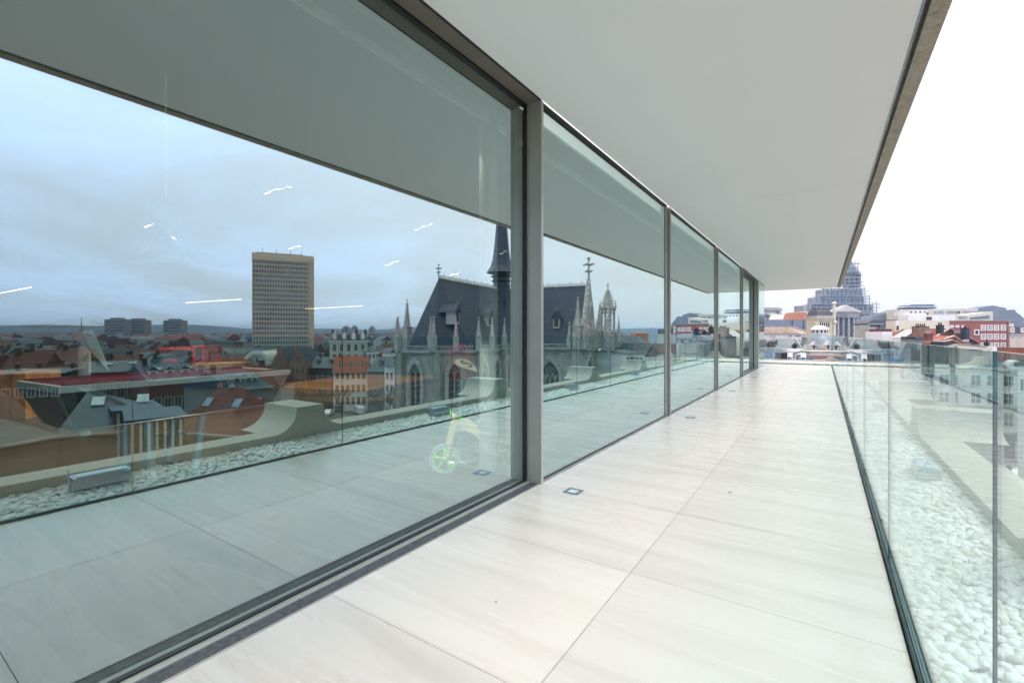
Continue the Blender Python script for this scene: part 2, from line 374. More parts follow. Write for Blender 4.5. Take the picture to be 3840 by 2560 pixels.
def pebble_mat():
    mt, t, p = nodes_mat("white_pebbles"); geo = nn(t, 'ShaderNodeNewGeometry')
    r = nn(t, 'ShaderNodeValToRGB'); t.links.new(geo.outputs['Random Per Island'], r.inputs[0]); e = r.color_ramp.elements
    e[0].color = (.50, .50, .45, 1); e[1].color = (.88, .89, .88, 1); x = e.new(.05); x.color = (.60, .58, .49, 1); x = e.new(.2); x.color = (.78, .79, .76, 1)
    nz = nn(t, 'ShaderNodeTexNoise'); nz.inputs['Scale'].default_value = 22; t.links.new(geo.outputs['Position'], nz.inputs['Vector'])
    mr = nn(t, 'ShaderNodeMapRange'); t.links.new(nz.outputs[0], mr.inputs[0]); mr.inputs[3].default_value = .85; mr.inputs[4].default_value = 1.08
    mx = nn(t, 'ShaderNodeMix', data_type='RGBA', blend_type='MULTIPLY'); mx.inputs[0].default_value = 1
    t.links.new(r.outputs[0], mx.inputs[6]); t.links.new(mr.outputs[0], mx.inputs[7]); t.links.new(mx.outputs[2], p.inputs['Base Color']); p.inputs['Roughness'].default_value = .55
    return mt
M_PEB = pebble_mat()
XP0, XP1 = .268*H, .726*H
pebbles("pebbles", XP0, XP1, -.4, 5.0, -.045, 2, .0305, .0172, 'bed of white pebbles between the glass balustrade and the stone parapet')
pebbles("pebbles", XP0, XP1, 5.0, 19.42*H, -.045, 1, .038, .0215, 'far run of the white pebble bed along the glass balustrade')
pebbles("pebbles", -6.2*H, XP0-.02, YE+.02, 19.42*H, .035, 1, .045, .025, 'white pebble strip across the far end of the terrace')
f = MB(); f.box(W0, XP0-.0, XP1+.03, -1, 19.46*H, -.11, -.062); f.box(W0, -6.3*H, XP0-.03, YE+.005, 19.46*H, -.11, .02); STR("gravel_base", f, mat("grit", (.45, .44, .4), .9, .2, 40))
# parapet with scalloped piers
PX0, PX1, PXB = .726*H, .99*H, 1.28*H
pt = T("stone_parapet", 'pale speckled stone parapet with curved raised piers beyond the pebble bed', 'parapet', (PX0, 0, -.12))
f = MB(); f.box(W0, PX0, PX1, -2.5, 19.43*H, -.12, .089*H); P("coping", f, M_STONE, pt)
def pier(c, along, X0, X1, parent):
    hw = .14*H; r = .24*H; zt = .315*H; zb = .089*H-.003; pts = []
    for i in range(9): t = math.pi/2*i/8; pts.append((c-hw-r+r*math.sin(t), zb+(zt-.02-zb)*(1-math.cos(t))))
    pts += [(c-hw, zt), (c+hw, zt)]
    for i in range(8, -1, -1): t = math.pi/2*i/8; pts.append((c+hw+r-r*math.sin(t), zb+(zt-.02-zb)*(1-math.cos(t))))
    f = MB(); n = len(pts)
    def q(s, b, z): return (b, s, z) if along else (s, b, z)
    low = [(s, z) for s, z in pts]; vs = [q(s, X0-.002, z) for s, z in low]+[q(s, X1, z) for s, z in low]
    f.add(vs, [tuple(range(n)), tuple(range(2*n-1, n-1, -1))]+[(i, (i+1) % n, n+(i+1) % n, n+i) for i in range(n)])
    z0, z1 = -.3, zb; a0, a1 = c-hw-.1, c+hw+.1
    vs = [q(s, b, z) for z in (z0, z1) for b in (X0+.26*H, X1) for s in (a0, a1)]
    f.add(vs, [(0,1,3,2),(4,6,7,5),(0,4,5,1),(2,3,7,6),(0,2,6,4),(1,5,7,3)])
    P("pier", f, M_STONE, parent)
for k in range(-1, 6): pier(2.66*H+k*3.17*H, True, PX0, PXB, pt)
pt2 = T("stone_parapet", 'low stone parapet with a scalloped pier closing the far end of the terrace', 'parapet', (0, 19.43*H, -.12))
f = MB(); f.box(W0, -6.3*H, PX0-.002, 19.43*H, 19.69*H, -.12, .089*H); P("coping", f, M_STONE, pt2)
for c in (.33*H, -2.84*H, -6.0*H): pier(c, False, 19.43*H, 19.95*H, pt2)
# glass balustrade: base channel + panels
XB = .2455*H; YBE = 18.95*H
bal = T("glass_balustrade", 'frameless glass balustrade of clear green-edged panels set in a dark floor channel', 'balustrade', (XB, 0, 0))
f = MB(); f.box(W0, .2275*H, .2315*H, YB, YBE, -.04, .012, 0); f.box(W0, .2315*H, .2405*H, YB, YBE, -.04, .004, 1)
f.box(W0, .250*H, .254*H, YB, YBE, -.04, .014, 2); f.box(W0, .254*H, .263*H, YB, YBE, -.06, .002, 0)
P("channel", f, [mat("dark_channel", (.02, .045, .055), .3, .3, 9, metal=.6), mat("channel_seal", (.055, .09, .105), .35, .4, 14, metal=.3), M_STEEL], bal)
joints = [1.122*H-1.5*H*2, 1.122*H-1.5*H, 1.122*H]; y = 1.122*H+1.54*H
while y < YBE: joints.append(y); y += 1.495*H
if YBE-joints[-1] > .5: joints.append(YBE)
for i in range(len(joints)-1):
    y0, y1 = joints[i]+.002, joints[i+1]-.002; x0, x1 = XB-.003, XB+.003
    f = MB(); z0, z1 = .005, .971*H
    vs = [(x, y, z) for z in (z0, z1) for y in (y0, y1) for x in (x0, x1)]
    f.add(vs, [(0, 4, 6, 2), (1, 3, 7, 5)], 0); f.add(vs, [(0, 1, 5, 4), (2, 6, 7, 3)], 1); f.add(vs, [(4, 5, 7, 6), (0, 2, 3, 1)], 2)
    P("glass_panel", f, [M_RAIL, M_EDGE, mat("glass_top_edge", (.45, .62, .62), .2, .1)], bal)
# small floodlights lying on the pebbles
def flood(yy, lab):
    t = T("floodlight", lab, 'floodlight', (.6*H, yy, .02), 'floodlights on the pebbles')
    f = MB(); f.box(W0, .6*H-.07, .6*H+.07, yy-.17, yy+.17, .02, .105); P("housing", f, M_STEEL, t)
    f = MB(); f.box(W0, .6*H-.055, .6*H+.055, yy-.15, yy+.15, .105, .111); P("lens", f, mat("lamp_lens", (.35, .5, .6), .1, .1), t)
    f = MB(); f.tube((.6*H-.08, yy-.19, .02), (.6*H-.02, yy-.19, .17), .006); f.tube((.6*H-.02, yy-.19, .17), (.6*H+.05, yy-.17, .1), .006); P("bracket", f, M_STEEL, t)
for yy, lab in ((1.06*H, 'steel floodlight on the white pebbles reflected lower left in the nearest pane'), (4.32*H, 'steel floodlight on the pebbles reflected just left of the wide door post'),
                (7.65*H, 'steel floodlight on the pebbles reflected right of the wide door post'), (11.1*H, 'farthest steel floodlight on the pebbles, reflected beside the second mullion')): flood(yy, lab)
# ground lights in the paving
def ground_light(yy, lab):
    x = -1.322*H; r = .050*H; q = .032*H
    t = T("ground_light", lab, 'ground light', (x, yy, 0), 'square lights let into the paving')
    f = MB()
    for a0, a1, b0, b1 in ((-r, r, -r, -q), (-r, r, q, r), (-r, -q, -q, q), (q, r, -q, q)): f.box(W0, x+a0, x+a1, yy+b0, yy+b1, .0005, .004)
    P("steel_frame", f, mat("light_frame", (.16, .22, .28), .3, .1, 20, metal=.5), t)
    f = MB(); f.box(W0, x-q, x+q, yy-q, yy+q, .0004, .0022); g1 = P("glass", f, mat("light_glass", (.62, .72, .76), .12, .15, 40), t)
    f = MB(); f.box(W0, x-q*.5, x+q*.15, yy-q*.5, yy+q*.45, .0024, .003); P("lamp", f, mat("light_core", (.85, .88, .88), .2, .1), t)
GLL = ['nearest square ground light, in front of the wide door post', 'second square ground light, beside the slim mullion', 'third square ground light from the camera', 'fourth square ground light from the camera',
       'farthest square ground light near the far corner of the glass']
for i in range(5): ground_light(2.69*H+i*3.165*H, GLL[i])
# ---------------------------------------------------------------- ceiling and roof edge
XE = .391*H; YCE = 19.07*H
f = MB()
for y0, y1 in ((YB-1, 6.0*H), (6.0*H, 12.4*H), (12.4*H, YCE)):
    f.box(W0, -1.56*H if y1 < 17*H else -1.56*H, XE, y0+.004, y1-.004, ZC, ZC+.03)
f.box(W0, -7*H, -1.562*H, 17.3*H, YCE-.002, ZC, ZC+.03)
STR("ceiling", f, M_CEIL)
f = MB(); f.box(W0, -7*H, XE+.04, 17.2*H, YCE-.01, ZC+.032, ZC+.3); f.box(W0, -1.56*H, XE+.04, YB-1, 17.2*H, ZC+.032, ZC+.3); STR("roof_slab", f, M_DARKGAP)
rf = T("roof_fascia", 'weathered stone roof edge with a dark shadow gap beside the white ceiling', 'roof edge', (.45*H, 0, ZC))
f = MB(); f.box(W0, XE+.001, XE+.012, YB-1, YCE, ZC-.006, ZC+.03); P("metal_trim", f, mat("trim_metal", (.22, .3, .36), .25, .3, 10, metal=.8), rf)
for i, (y0, y1) in enumerate([(YB-1, 1.2*H), (1.2*H, 3.4*H), (3.4*H, 6.04*H), (6.04*H, 8.2*H), (8.2*H, 11.0*H), (11.0*H, 14.6*H), (14.6*H, YCE+.03)]):
    f = MB(); pts = [(.426*H, ZC-.004), (.500*H, ZC-.004), (.5005*H, ZC+.012), (.512*H, ZC+.016), (.525*H, ZC+.10), (.525*H, ZC+.42), (.426*H, ZC+.42)]
    vs = [(x, y, z) for y in (y0+.003, y1-.003) for x, z in pts]; n = len(pts)
    f.add(vs, [tuple(range(n)), tuple(range(2*n-1, n-1, -1))]+[(k, (k+1) % n, n+(k+1) % n, n+k) for k in range(n)])
    P("edge_stone", f, M_SOFF, rf)
# ---------------------------------------------------------------- facade
def glaze(x, y0, y1, z0, z1, parent, name="pane"):
    f = MB(); x0 = x-.02; vs = [(a, b, c) for c in (z0, z1) for b in (y0, y1) for a in (x0, x)]
    f.add(vs, [(1, 3, 7, 5)], 0); f.add(vs, [(0, 4, 6, 2)], 1); f.add(vs, [(0, 1, 5, 4), (2, 6, 7, 3), (4, 5, 7, 6), (0, 2, 3, 1)], 2)
    return P(name, f, [M_COAT, M_COATB, M_EDGE], parent)
M_DRAIN = mat("door_drain", (.085, .09, .1), .55, .45, 45, bump=.4)
def door(y0, y1, label):
    """recessed sliding door bay"""
    t = T("sliding_door", label, 'glass door', (XG1, (y0+y1)/2, 0), 'full-height sliding glass doors')
    glaze(XG1, y0-.05, y1, .01, ZC+.02, t, "glass_pane")
    f = MB(); f.box(W0, XG1-.05, XG1+.012, y0, y1-.001, -.002, .013); f.box(W0, XG1-.03, XG1+.016, y0, y1-.001, ZC-.022, ZC+.02); f.box(W0, XG1+.0005, XG1+.014, y1-.026, y1-.001, .013, ZC-.022)
    P("gasket", f, M_BLACK, t)
    f = MB(); f.box(W0, XG1+.0125, XG1+.048, y0, y1-.001, -.002, .006); f.box(W0, XF-.006, XF+.004, y0, y1-.001, -.002, .003); P("sill", f, M_SILL, t)
    f = MB(); f.box(W0, XG1+.048, XF-.006, y0, y1-.001, -.002, .001); P("drain", f, M_DRAIN, t)
    f = MB(); f.box(W0, XG1+.0165, XF+.004, y0, y1-.001, ZC-.006, ZC+.02); P("head_reveal", f, M_FRAMED, t)
    f = MB(); f.box(W0, XF+.004, XF+.016, y0, y1, ZC-.008, ZC-.001); P("head_trim", f, M_BLACK, t)
    f = MB(); f.box(W0, XG1-.1, XG1-.028, y1-.12, y1-.045, .0, ZC); P("inner_stile", f, M_FRAME, t)
    f = MB(); f.box(W0, XG1-.1, XG1-.035, y0, y1-.121, ZC-.09, ZC); P("inner_rail", f, M_FRAME, t)
def fixed(y0, y1, label):
    t = T("fixed_window", label, 'window pane', (XG2, (y0+y1)/2, 0), 'fixed floor-to-ceiling panes of the facade')
    glaze(XG2, y0, y1, .012, ZC-.004, t, "glass_pane")
    f = MB(); f.box(W0, XG2-.03, XG2+.006, y0, y1, -.003, .0125); f.box(W0, XG2-.03, XF+.003, y0, y1, ZC-.012, ZC-.001); P("gasket", f, M_BLACK, t)
    f = MB(); f.box(W0, XG2+.006, XF-.004, y0, y1, -.003, .006); f.box(W0, XF-.001, XF+.008, y0, y1, -.003, .003); P("sill", f, M_SILL, t)
def mullion(y0, y1, label, xin=XG2-.06, wide=False, gap=True):
    t = T("mullion", label, 'mullion', (XF, y1, 0), 'upright metal profiles of the facade')
    if wide:
        f = MB(); f.box(W0, XG1-.02, XF+.012, y0, y1, 0, ZC-.002); P("post", f, M_FRAME, t)
        f = MB(); f.box(W0, XF+.0125, XF+.016, y0+.003, y1-.003, 0, ZC-.002); P("front_face", f, mat("pale_post_front", (.5, .5, .45), .35, .05, metal=.5), t)  # post's bright front face, its brightness put into a paler colour
    else:
        f = MB(); f.box(W0, xin, XG2+.014, y0, y0+(y1-y0)*.42, 0, ZC-.002); P("inner_profile", f, M_FRAME, t)
        f = MB(); f.box(W0, xin, XG2+.002, y0+(y1-y0)*.42, y0+(y1-y0)*.70, 0, ZC-.002); P("gasket", f, M_BLACK, t)
        f = MB(); f.box(W0, xin, XF+.012, y0+(y1-y0)*.70, y1, 0, ZC-.002); P("outer_profile", f, M_FRAME, t)
ym = [2.697*H, 5.86*H, 9.03*H, 12.2*H, 15.36*H]
door(YB, ym[0], 'nearest wide sliding glass door with dark head frame and grey drain along its foot')
mullion(ym[0], ym[0]+.036, 'widest, nearest bronze-grey door post at full ceiling height', wide=True)
fixed(ym[0]+.036, ym[1]-.105, 'fixed pane right of the wide post reflecting the church gable')
mullion(ym[1]-.105, ym[1]+.05, 'slim double mullion, second upright from the camera')
fixed(ym[1]+.05, ym[2]-.105, 'third pane from the camera reflecting the end of the ceiling')
mullion(ym[2]-.105, ym[2]+.05, 'slim double mullion, third upright from the camera')
fixed(ym[2]+.05, ym[3]-.105, 'fourth narrow-looking pane reflecting red brick roofs')
mullion(ym[3]-.105, ym[3]+.05, 'slim mullion, fourth upright from the camera, before the far door')
door(ym[3]+.05, ym[4]-.05, 'far recessed sliding door beyond the fourth mullion')
mullion(ym[4]-.05, ym[4]+.02, 'paired wide end posts of the far door, last upright', wide=True)
mullion(ym[4]+.026, ym[4]+.17, 'broad post right behind the far door post', wide=True)
t = T("corner_glass", 'frameless glass return at the far corner of the facade', 'window pane', (XG2, 17*H, 0))
glaze(XG2+.02, ym[4]+.18, 17.2*H, .012, ZC-.004, t, "glass_pane")
f = MB(); f.box(W0, -2.9*H, XG2+.02, 17.2*H-.02, 17.2*H, .012, ZC-.004); P("return_pane", f, M_COATB, t)
f = MB(); f.box(W0, XG2-.01, XF, ym[4]+.18, 17.21*H, -.003, .008); P("sill", f, M_SILL, t); f = MB(); f.box(W0, XG2-.01, XF, ym[4]+.18, 17.21*H, ZC-.012, ZC-.001); P("head_trim", f, M_SILL, t)
# dead leaves and specks on the paving
def leaf(x, y, s, a, lab, col=(.22, .09, .04)):
    f = MB(); c_, s_ = math.cos(a), math.sin(a)
    pts = [(-1, 0, .0), (-.4, .45, .25), (.4, .35, .5), (1, 0, .2), (.4, -.35, .1), (-.4, -.45, .0)]
    vs = [(x+s*(p[0]*c_-p[1]*s_), y+s*(p[0]*s_+p[1]*c_), .003+s*p[2]) for p in pts]
    f.add(vs, [(0, 1, 2, 3, 4, 5)]); f.add([(v[0], v[1], v[2]+.0008) for v in vs], [(5, 4, 3, 2, 1, 0)])
    S("dead_leaf", f, mat("dry_leaf%d" % int(col[0]*100), col, .8, .3, 60), lab, 'leaf', 'dead leaves on the terrace')
def fl(px, py):
    D = H*FOC/(py-HOR); return cam2w((px-1920)/FOC*D, D)
x, y = fl(3275, 1945); leaf(x, y, .018, .6, 'curled brown leaf caught on the balustrade channel, farther one')
x, y = fl(3312, 2085); leaf(x, y, .011, 2, 'small brown leaf on the balustrade channel, nearer one')
x, y = fl(2737, 1847); leaf(x, y, .013, .2, 'pale grey dry leaf lying on the paving in mid terrace', (.3, .27, .22))
x, y = fl(3074, 1668); leaf(x, y, .010, 1.2, 'dark speck of leaf on the far paving near the balustrade', (.1, .09, .08))
x, y = fl(1860, 2257); leaf(x, y, .006, 1.2, 'tiny brown leaf crumb on the near paving', (.26, .14, .08))
# ---------------------------------------------------------------- room behind the glass
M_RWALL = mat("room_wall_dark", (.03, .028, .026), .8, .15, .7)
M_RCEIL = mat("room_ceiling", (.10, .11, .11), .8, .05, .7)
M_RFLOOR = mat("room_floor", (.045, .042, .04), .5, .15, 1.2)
M_WOOD = mat("oak", (.30, .17, .08), .45, .3, 6)
M_PLY = mat("birch_plywood", (.85, .66, .36), .5, .15, 12)
M_WHITE = mat("white_lacquer", (.75, .76, .77), .4, .05)
M_MAROON = mat("maroon_cloth", (.17, .009, .032), .8, .12, 20)
M_RED = mat("red_lacquer", (.50, .03, .02), .3, .08)
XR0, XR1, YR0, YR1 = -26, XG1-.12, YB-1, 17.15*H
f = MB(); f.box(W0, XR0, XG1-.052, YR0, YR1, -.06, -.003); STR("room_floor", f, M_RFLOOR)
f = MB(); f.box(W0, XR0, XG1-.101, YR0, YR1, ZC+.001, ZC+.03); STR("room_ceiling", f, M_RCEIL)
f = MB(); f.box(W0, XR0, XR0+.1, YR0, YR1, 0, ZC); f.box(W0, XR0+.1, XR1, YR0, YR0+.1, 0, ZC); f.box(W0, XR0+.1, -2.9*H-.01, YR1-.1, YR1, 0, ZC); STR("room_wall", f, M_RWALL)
def ip(px, py=None, D=None, z=None):
    """point in the room seen through the pane"""
    if D is None: D = (H-z)*FOC/(py-HOR)
    x, y = cam2w((px-1920)/FOC*D, D); return (x, y, zof(py, D) if z is None else z)
def lampmat(name, col, e): return mat(name, col, .5, 0, emit=e)
M_TUBE = lampmat("lit_tube", (1, .62, .32), 1.7); M_FOIL = lampmat("lit_foil", (1, .78, .5), 1.5)
# round column
x, y, _ = ip(1832, 1763, z=0)
f = MB(); f.cone(FW(x, y), 0, 0, 0, ZC, .078, .078, 24)
S("column", f, mat("column_paint", (.42, .46, .46), .35, .05), 'slim round column inside behind the nearest pane, close to the wide door post', 'column', smooth=False)
# linear lamps
def linlamp(a, b, lab):
    t = T("tube_lamp", lab, 'lamp', tuple((a[i]+b[i])/2 for i in range(3)), 'thin lit tube lamps in the room')
    f = MB(); f.tube(a, b, .011, 8); P("tube", f, M_TUBE, t)
    for s_ in (.15, .85):
        p = [a[i]+(b[i]-a[i])*s_ for i in range(3)]; f = MB(); f.tube(p, (p[0], p[1], ZC), .004, 4); P("wire", f, M_BLACK, t)
linlamp(ip(-20, 1103, 12), ip(117, 1077, 10.6), 'thin lit tube lamp at the left edge of the photo')
linlamp(ip(697, 1135, 15), ip(905, 1122, 13.5), 'thin lit tube lamp left of the tall office tower')
linlamp(ip(1145, 1158, 19), ip(1358, 1147, 17), 'thin lit tube lamp right of the tall office tower')
rng = random.Random(3)
FL = ['crumpled foil pendant glowing beside the bell lamp', 'crumpled foil pendant glowing highest in the near pane', 'crumpled foil pendant glowing just above the office tower',
      'crumpled foil pendant glowing above the church roof ridge', 'crumpled foil pendant glowing just under the reflected roof edge', 'smallest crumpled foil pendant, low over the church ridge', 'crumpled foil pendant glowing in front of the church spire']
for (px, py, w_, dz), lab in zip([(568, 842, 50, .35), (1042, 712, 100, .3), (1105, 928, 50, .4), (1468, 987, 55, .45), (1588, 853, 66, .3), (1708, 1028, 38, .4), (1905, 940, 66, .35)], FL):
    D = (1.8-dz)*FOC/(HOR-py); c = Vector(ip(px, py, D)); s_ = w_/FOC*D/2
    t = T("foil_pendant", lab, 'lamp', tuple(c), 'crumpled foil pendants in the room'); f = MB()
    q = None
    for i in range(7):
        f0 = -1+2*i/6; a = c+Vector((CT*f0*s_, ST*f0*s_, (f0*.3+rng.uniform(-.16, .16))*s_)); r_ = rng.choice([.0015, .003, .009])*D/6
        if q is not None: f.tube(q[0], a, q[1], 5, r_)
        q = (a, r_)
    P("foil_shade", f, M_FOIL, t); f = MB(); f.tube(c, (c.x, c.y, ZC), .002, 4); P("wire", f, M_BLACK, t)
# bell pendant
D = 3.2; x, y, _ = ip(622, 900, D); z = lambda py: zof(py, D); R = lambda p: p/FOC*D; fr = FW(x, y)
M_BELL = mat("grey_enamel", (.10, .13, .16), .35, .05, metal=.4)
t = T("bell_pendant", 'large industrial bell-shaped pendant lamp hanging in front of the sky at left', 'lamp', (x, y, z(980)))
f = MB(); f.lathe(fr, 0, 0, [(R(76), z(975)), (R(72), z(955)), (R(58), z(925)), (R(40), z(898)), (R(26), z(886))], 24); P("shade", f, M_BELL, t, True)
f = MB(); f.lathe(fr, 0, 0, [(R(26), z(886)), (R(26), z(858)), (R(30), z(840))], 16); P("neck", f, M_BELL, t, True)
f = MB(); f.lathe(fr, 0, 0, [(R(44), z(838)), (R(46), z(780)), (R(34), z(748)), (R(10), z(742)), (0.001, z(742))], 8); P("ballast_box", f, M_BELL, t)
f = MB(); f.tube((x, y, z(742)), (x, y, ZC), .006); P("cord", f, M_WHITE, t)
# billiard table with slanted steel ends
ta, tb = ip(220, 1450, z=.80), ip(1090, 1386, z=.80)
fb = F((0, 0), (1, 0)); 
class TF:
    def __init__(s, a, b): s.a = Vector(a[:2]); d = Vector(b[:2])-s.a; s.L = d.length; s.e = d.normalized(); s.n = Vector((-s.e.y, s.e.x)); s.n = s.n if s.n.x < 0 else -s.n
    def __call__(s, a, b, c): p = s.a+s.e*a+s.n*b; return (p.x, p.y, c)
tf = TF(ta, tb); Lt, Wt = tf.L, .82
t = T("billiard_table", 'billiard table with maroon cloth and slanted steel body inside the room', 'billiard table', tf(Lt/2, Wt/2, 0))
f = MB(); f.box(tf, .04, Lt-.04, .04, Wt-.04, .77, .79); P("cloth_bed", f, M_MAROON, t)
f = MB()
for a0, a1, b0, b1 in ((0, Lt, 0, .035), (0, Lt, Wt-.035, Wt), (0, .035, .035, Wt-.035), (Lt-.035, Lt, .035, Wt-.035)): f.box(tf, a0, a1, b0, b1, .755, .80)
P("rim", f, mat("rim_pale", (.78, .82, .8), .4, .05, 10, metal=0), t)  # lit gleam of the steel put into a pale non-metal colour
f = MB()
for a0, a1, b0, b1 in ((.035, Lt-.035, .036, .075), (.035, Lt-.035, Wt-.075, Wt-.036)): f.box(tf, a0, a1, b0, b1, .791, .812)
P("cushion", f, M_MAROON, t)
for px in (.33, .56, .8):
    f = MB(); f.cone(tf, Lt*px, .017, .8005, .802, .007, .007, 8); P("bolt", f, M_BLACK, t)
vs = [tf(.0, .04, .752), tf(Lt, .04, .752), tf(Lt-.12, .12, .47), tf(.12, .12, .47), tf(0, Wt-.04, .752), tf(Lt, Wt-.04, .752), tf(Lt-.12, Wt-.12, .47), tf(.12, Wt-.12, .47)]
f = MB(); f.add(vs, [(0,1,2,3),(4,7,6,5),(1,5,6,2),(0,3,7,4),(3,2,6,7),(0,4,5,1)]); P("body", f, mat("table_body", (.012, .018, .025), .3, .1), t)
for a0, a1 in ((0, .12), (Lt, Lt-.12)):
    f = MB(); f.tube(tf(a0, .032, .752), tf(a1, .112, .47), .011, 6); P("corner_edge", f, M_STEEL, t)
f = MB(); f.tube(tf(.12, .112, .47), tf(Lt-.12, .112, .47), .008, 6); P("lower_edge", f, M_STEEL, t)
for a0, sl_ in ((.34*Lt, .03), (.58*Lt, -.06)):
    for b_ in (.18, Wt-.2):
        f = MB(); f.tube(tf(a0, b_, .47), tf(a0+sl_, b_, 0), .034, 10, .03); P("leg", f, M_WHITE, t)
# white sail lamp
D = 5.2; t = T("sail_lamp", 'white folded sail-shaped floor lamp on a round pole at left', 'lamp', ip(316, D=D, py=1640)[:2]+(0,))
P3 = [ip(277, 1268, D), ip(308, 1242, D), ip(346, 1234, D+.04), ip(380, 1306, D+.03), ip(408, 1391, D), ip(345, 1322, D-.03)]
f = MB(); f.add(P3, [(0, 1, 5), (1, 2, 3, 5), (3, 4, 5)]); f.add([(p[0]-.01, p[1]+.006, p[2]) for p in P3], [(5, 1, 0), (5, 3, 2, 1), (5, 4, 3)])
P("shade", f, mat("sail_cloth", (.55, .64, .68), .6, .05), t)
x, y, _ = ip(317, 1300, D+.12); f = MB(); f.cone(FW(x, y), 0, 0, 0, zof(1300, D), .055, .055, 16); P("pole", f, M_WHITE, t)
# bar counter with red top, red coffee machine, stool, cabinet
D = 7.0
def ibox(mb, px0, px1, y0, y1, D, dep, mi=0):
    fr = FP(px0, D, px1, D); mb.box(fr, 0, fr.len, 0, dep, zof(y1, D), zof(y0, D), mi); return mb
t = T("bar_counter", 'dark bar counter with glossy red top at the back of the room', 'bar', ip(660, D=D, py=1500)[:2]+(0,))
P("counter_top", ibox(MB(), 596, 722, 1304, 1312, D, .5), M_RED, t); f = MB(); ibox(f, 604, 716, 1313, HOR+H*FOC/D-1, D+.1, .35); P("counter_body", f, mat("bar_body", (.03, .05, .05), .3), t)
t = T("coffee_machine", 'red coffee machine standing at the end of the red bar', 'coffee machine', ip(742, D=6.9, py=1300))
f = MB(); ibox(f, 719, 768, 1296, 1318, 6.9, .4); ibox(f, 722, 731, 1319, 1356, 6.9, .4); ibox(f, 757, 766, 1319, 1356, 6.9, .4); ibox(f, 719, 768, 1357, 1362, 6.9, .4); P("housing", f, M_RED, t)
f = MB(); ibox(f, 733, 755, 1304, 1312, 6.88, .02); P("display", f, M_BLACK, t)
f = MB(); ibox(f, 733, 755, 1330, 1354, 6.95, .2); P("brew_group", f, M_STEEL, t)
t = T("machine_stand", 'pale wooden cabinet under the red coffee machine', 'cabinet', ip(790, D=6.8, py=1362)[:2]+(0,))
f = MB(); ibox(f, 716, 880, 1363, HOR+H*FOC/6.8-1, 6.8, .5); P("cabinet_body", f, M_WOOD, t)
t = T("bar_stool", 'bar stool with round red seat in front of the bar', 'stool', ip(641, D=5.4, py=1400)[:2]+(0,))
x, y, _ = ip(641, 1352, 5.4); fr = FW(x, y); zz = zof(1346, 5.4)
f = MB(); f.lathe(fr, 0, 0, [(.001, zz), (.08, zz), (.085, zz-.03), (.07, zz-.055), (.001, zz-.055)], 16); P("seat", f, M_RED, t, True)
f = MB(); f.cone(fr, 0, 0, .02, zz-.055, .015, .015, 8); P("stem", f, M_STEEL, t); f = MB(); f.cone(fr, 0, 0, 0, .02, .16, .15, 16); P("foot", f, M_STEEL, t)
t = T("sideboard", 'dark brown sideboard left of the office tower reflection', 'sideboard', ip(830, D=8.5, py=1300)[:2]+(0,))
f = MB(); ibox(f, 770, 872, 1298, HOR+H*FOC/8.5-1, 8.5, .6); P("cabinet_body", f, mat("brown_cabinet", (.10, .075, .06), .5), t)
f = MB(); ibox(f, 812, 862, 1325, 1358, 8.49, .02); P("dark_panel", f, M_BLACK, t)
t = T("wooden_cabinet", 'warm orange wooden wall cabinet inside at the left edge', 'cabinet', ip(40, D=6.3, py=1500)[:2]+(0,))
f = MB(); ibox(f, -120, 95, 1395, HOR+H*FOC/6.3-1, 6.3, .5); P("cabinet_body", f, mat("honey_oak", (.45, .22, .07), .45, .3, 5, bands=3, bandcol=.7, vert=True), t)
f = MB(); ibox(f, 14, 62, 1382, 1394, 6.5, .2); P("planter", f, mat("dark_leaves", (.02, .05, .02), .8, .5, 30), t)
# warm wooden platform
t = T("wooden_platform", 'low oak platform glowing in warm lamp light left of the church', 'platform', ip(1280, D=9, py=1500)[:2]+(0,))
a, b = ip(1108, 1432, z=.12), ip(1470, 1445, z=.12); fr = TF(a, b); f = MB(); f.box(fr, 0, fr.L, -.9, 2.2, 0, .12); P("deck_board", f, M_WOOD, t)
pl = bpy.data.lights.new("unseen_spot", 'SPOT'); pl.energy = 190; pl.color = (1, .62, .3); pl.spot_size = 1.5; pl.shadow_soft_size = .015  # unseen warm spot added to give the platform its glow
po = bpy.data.objects.new("unseen_spot", pl); scene.collection.objects.link(po); c = fr(fr.L/2, .6, 2.7); po.location = c
po.parent = None
# red round cabinet with cream emblem
D = 4.3; x, y, _ = ip(1722, 1330, D)
t = T("capsule_machine", 'domed red sweet dispenser with cream oval emblem marked S near the column', 'dispenser', (x, y, 0)); fr = FW(x, y)
zt, zm, zb = zof(1283, D), zof(1330, D), zof(1420, D); r = 56/FOC*D
f = MB(); f.lathe(fr, 0, 0, [(.001, zt), (r*.5, zt-.02), (r*.85, zt-.06), (r, zm)], 24); P("dome", f, mat("magenta_dome", (.35, .02, .08), .2, .05), t, True)
f = MB(); f.lathe(fr, 0, 0, [(r, zm), (r*1.02, zb+.1), (r*.7, zb), (.001, zb)], 24); P("housing", f, M_RED, t, True)
f = MB(); f.cone(fr, 0, 0, 0, zb, .03, .03, 10); f.cone(fr, 0, 0, 0, .02, .17, .15, 16); P("stand", f, M_STEEL, t)
dD = D-r-.03; A = lambda px, py, k=0: ip(px, py, dD-k)
pts = [(1705, 1356), (1712, 1347), (1728, 1344), (1748, 1346), (1765, 1355), (1780, 1370), (1789, 1388), (1786, 1393), (1765, 1386), (1740, 1378), (1720, 1371), (1708, 1364)]
v0 = [A(*p) for p in pts]; n = len(v0); v1 = [A(*p, -.012) for p in pts]; f = MB(); f.add(v0+v1, [tuple(range(n)), tuple(range(2*n-1, n-1, -1))]+[(i, (i+1) % n, n+(i+1) % n, n+i) for i in range(n)])
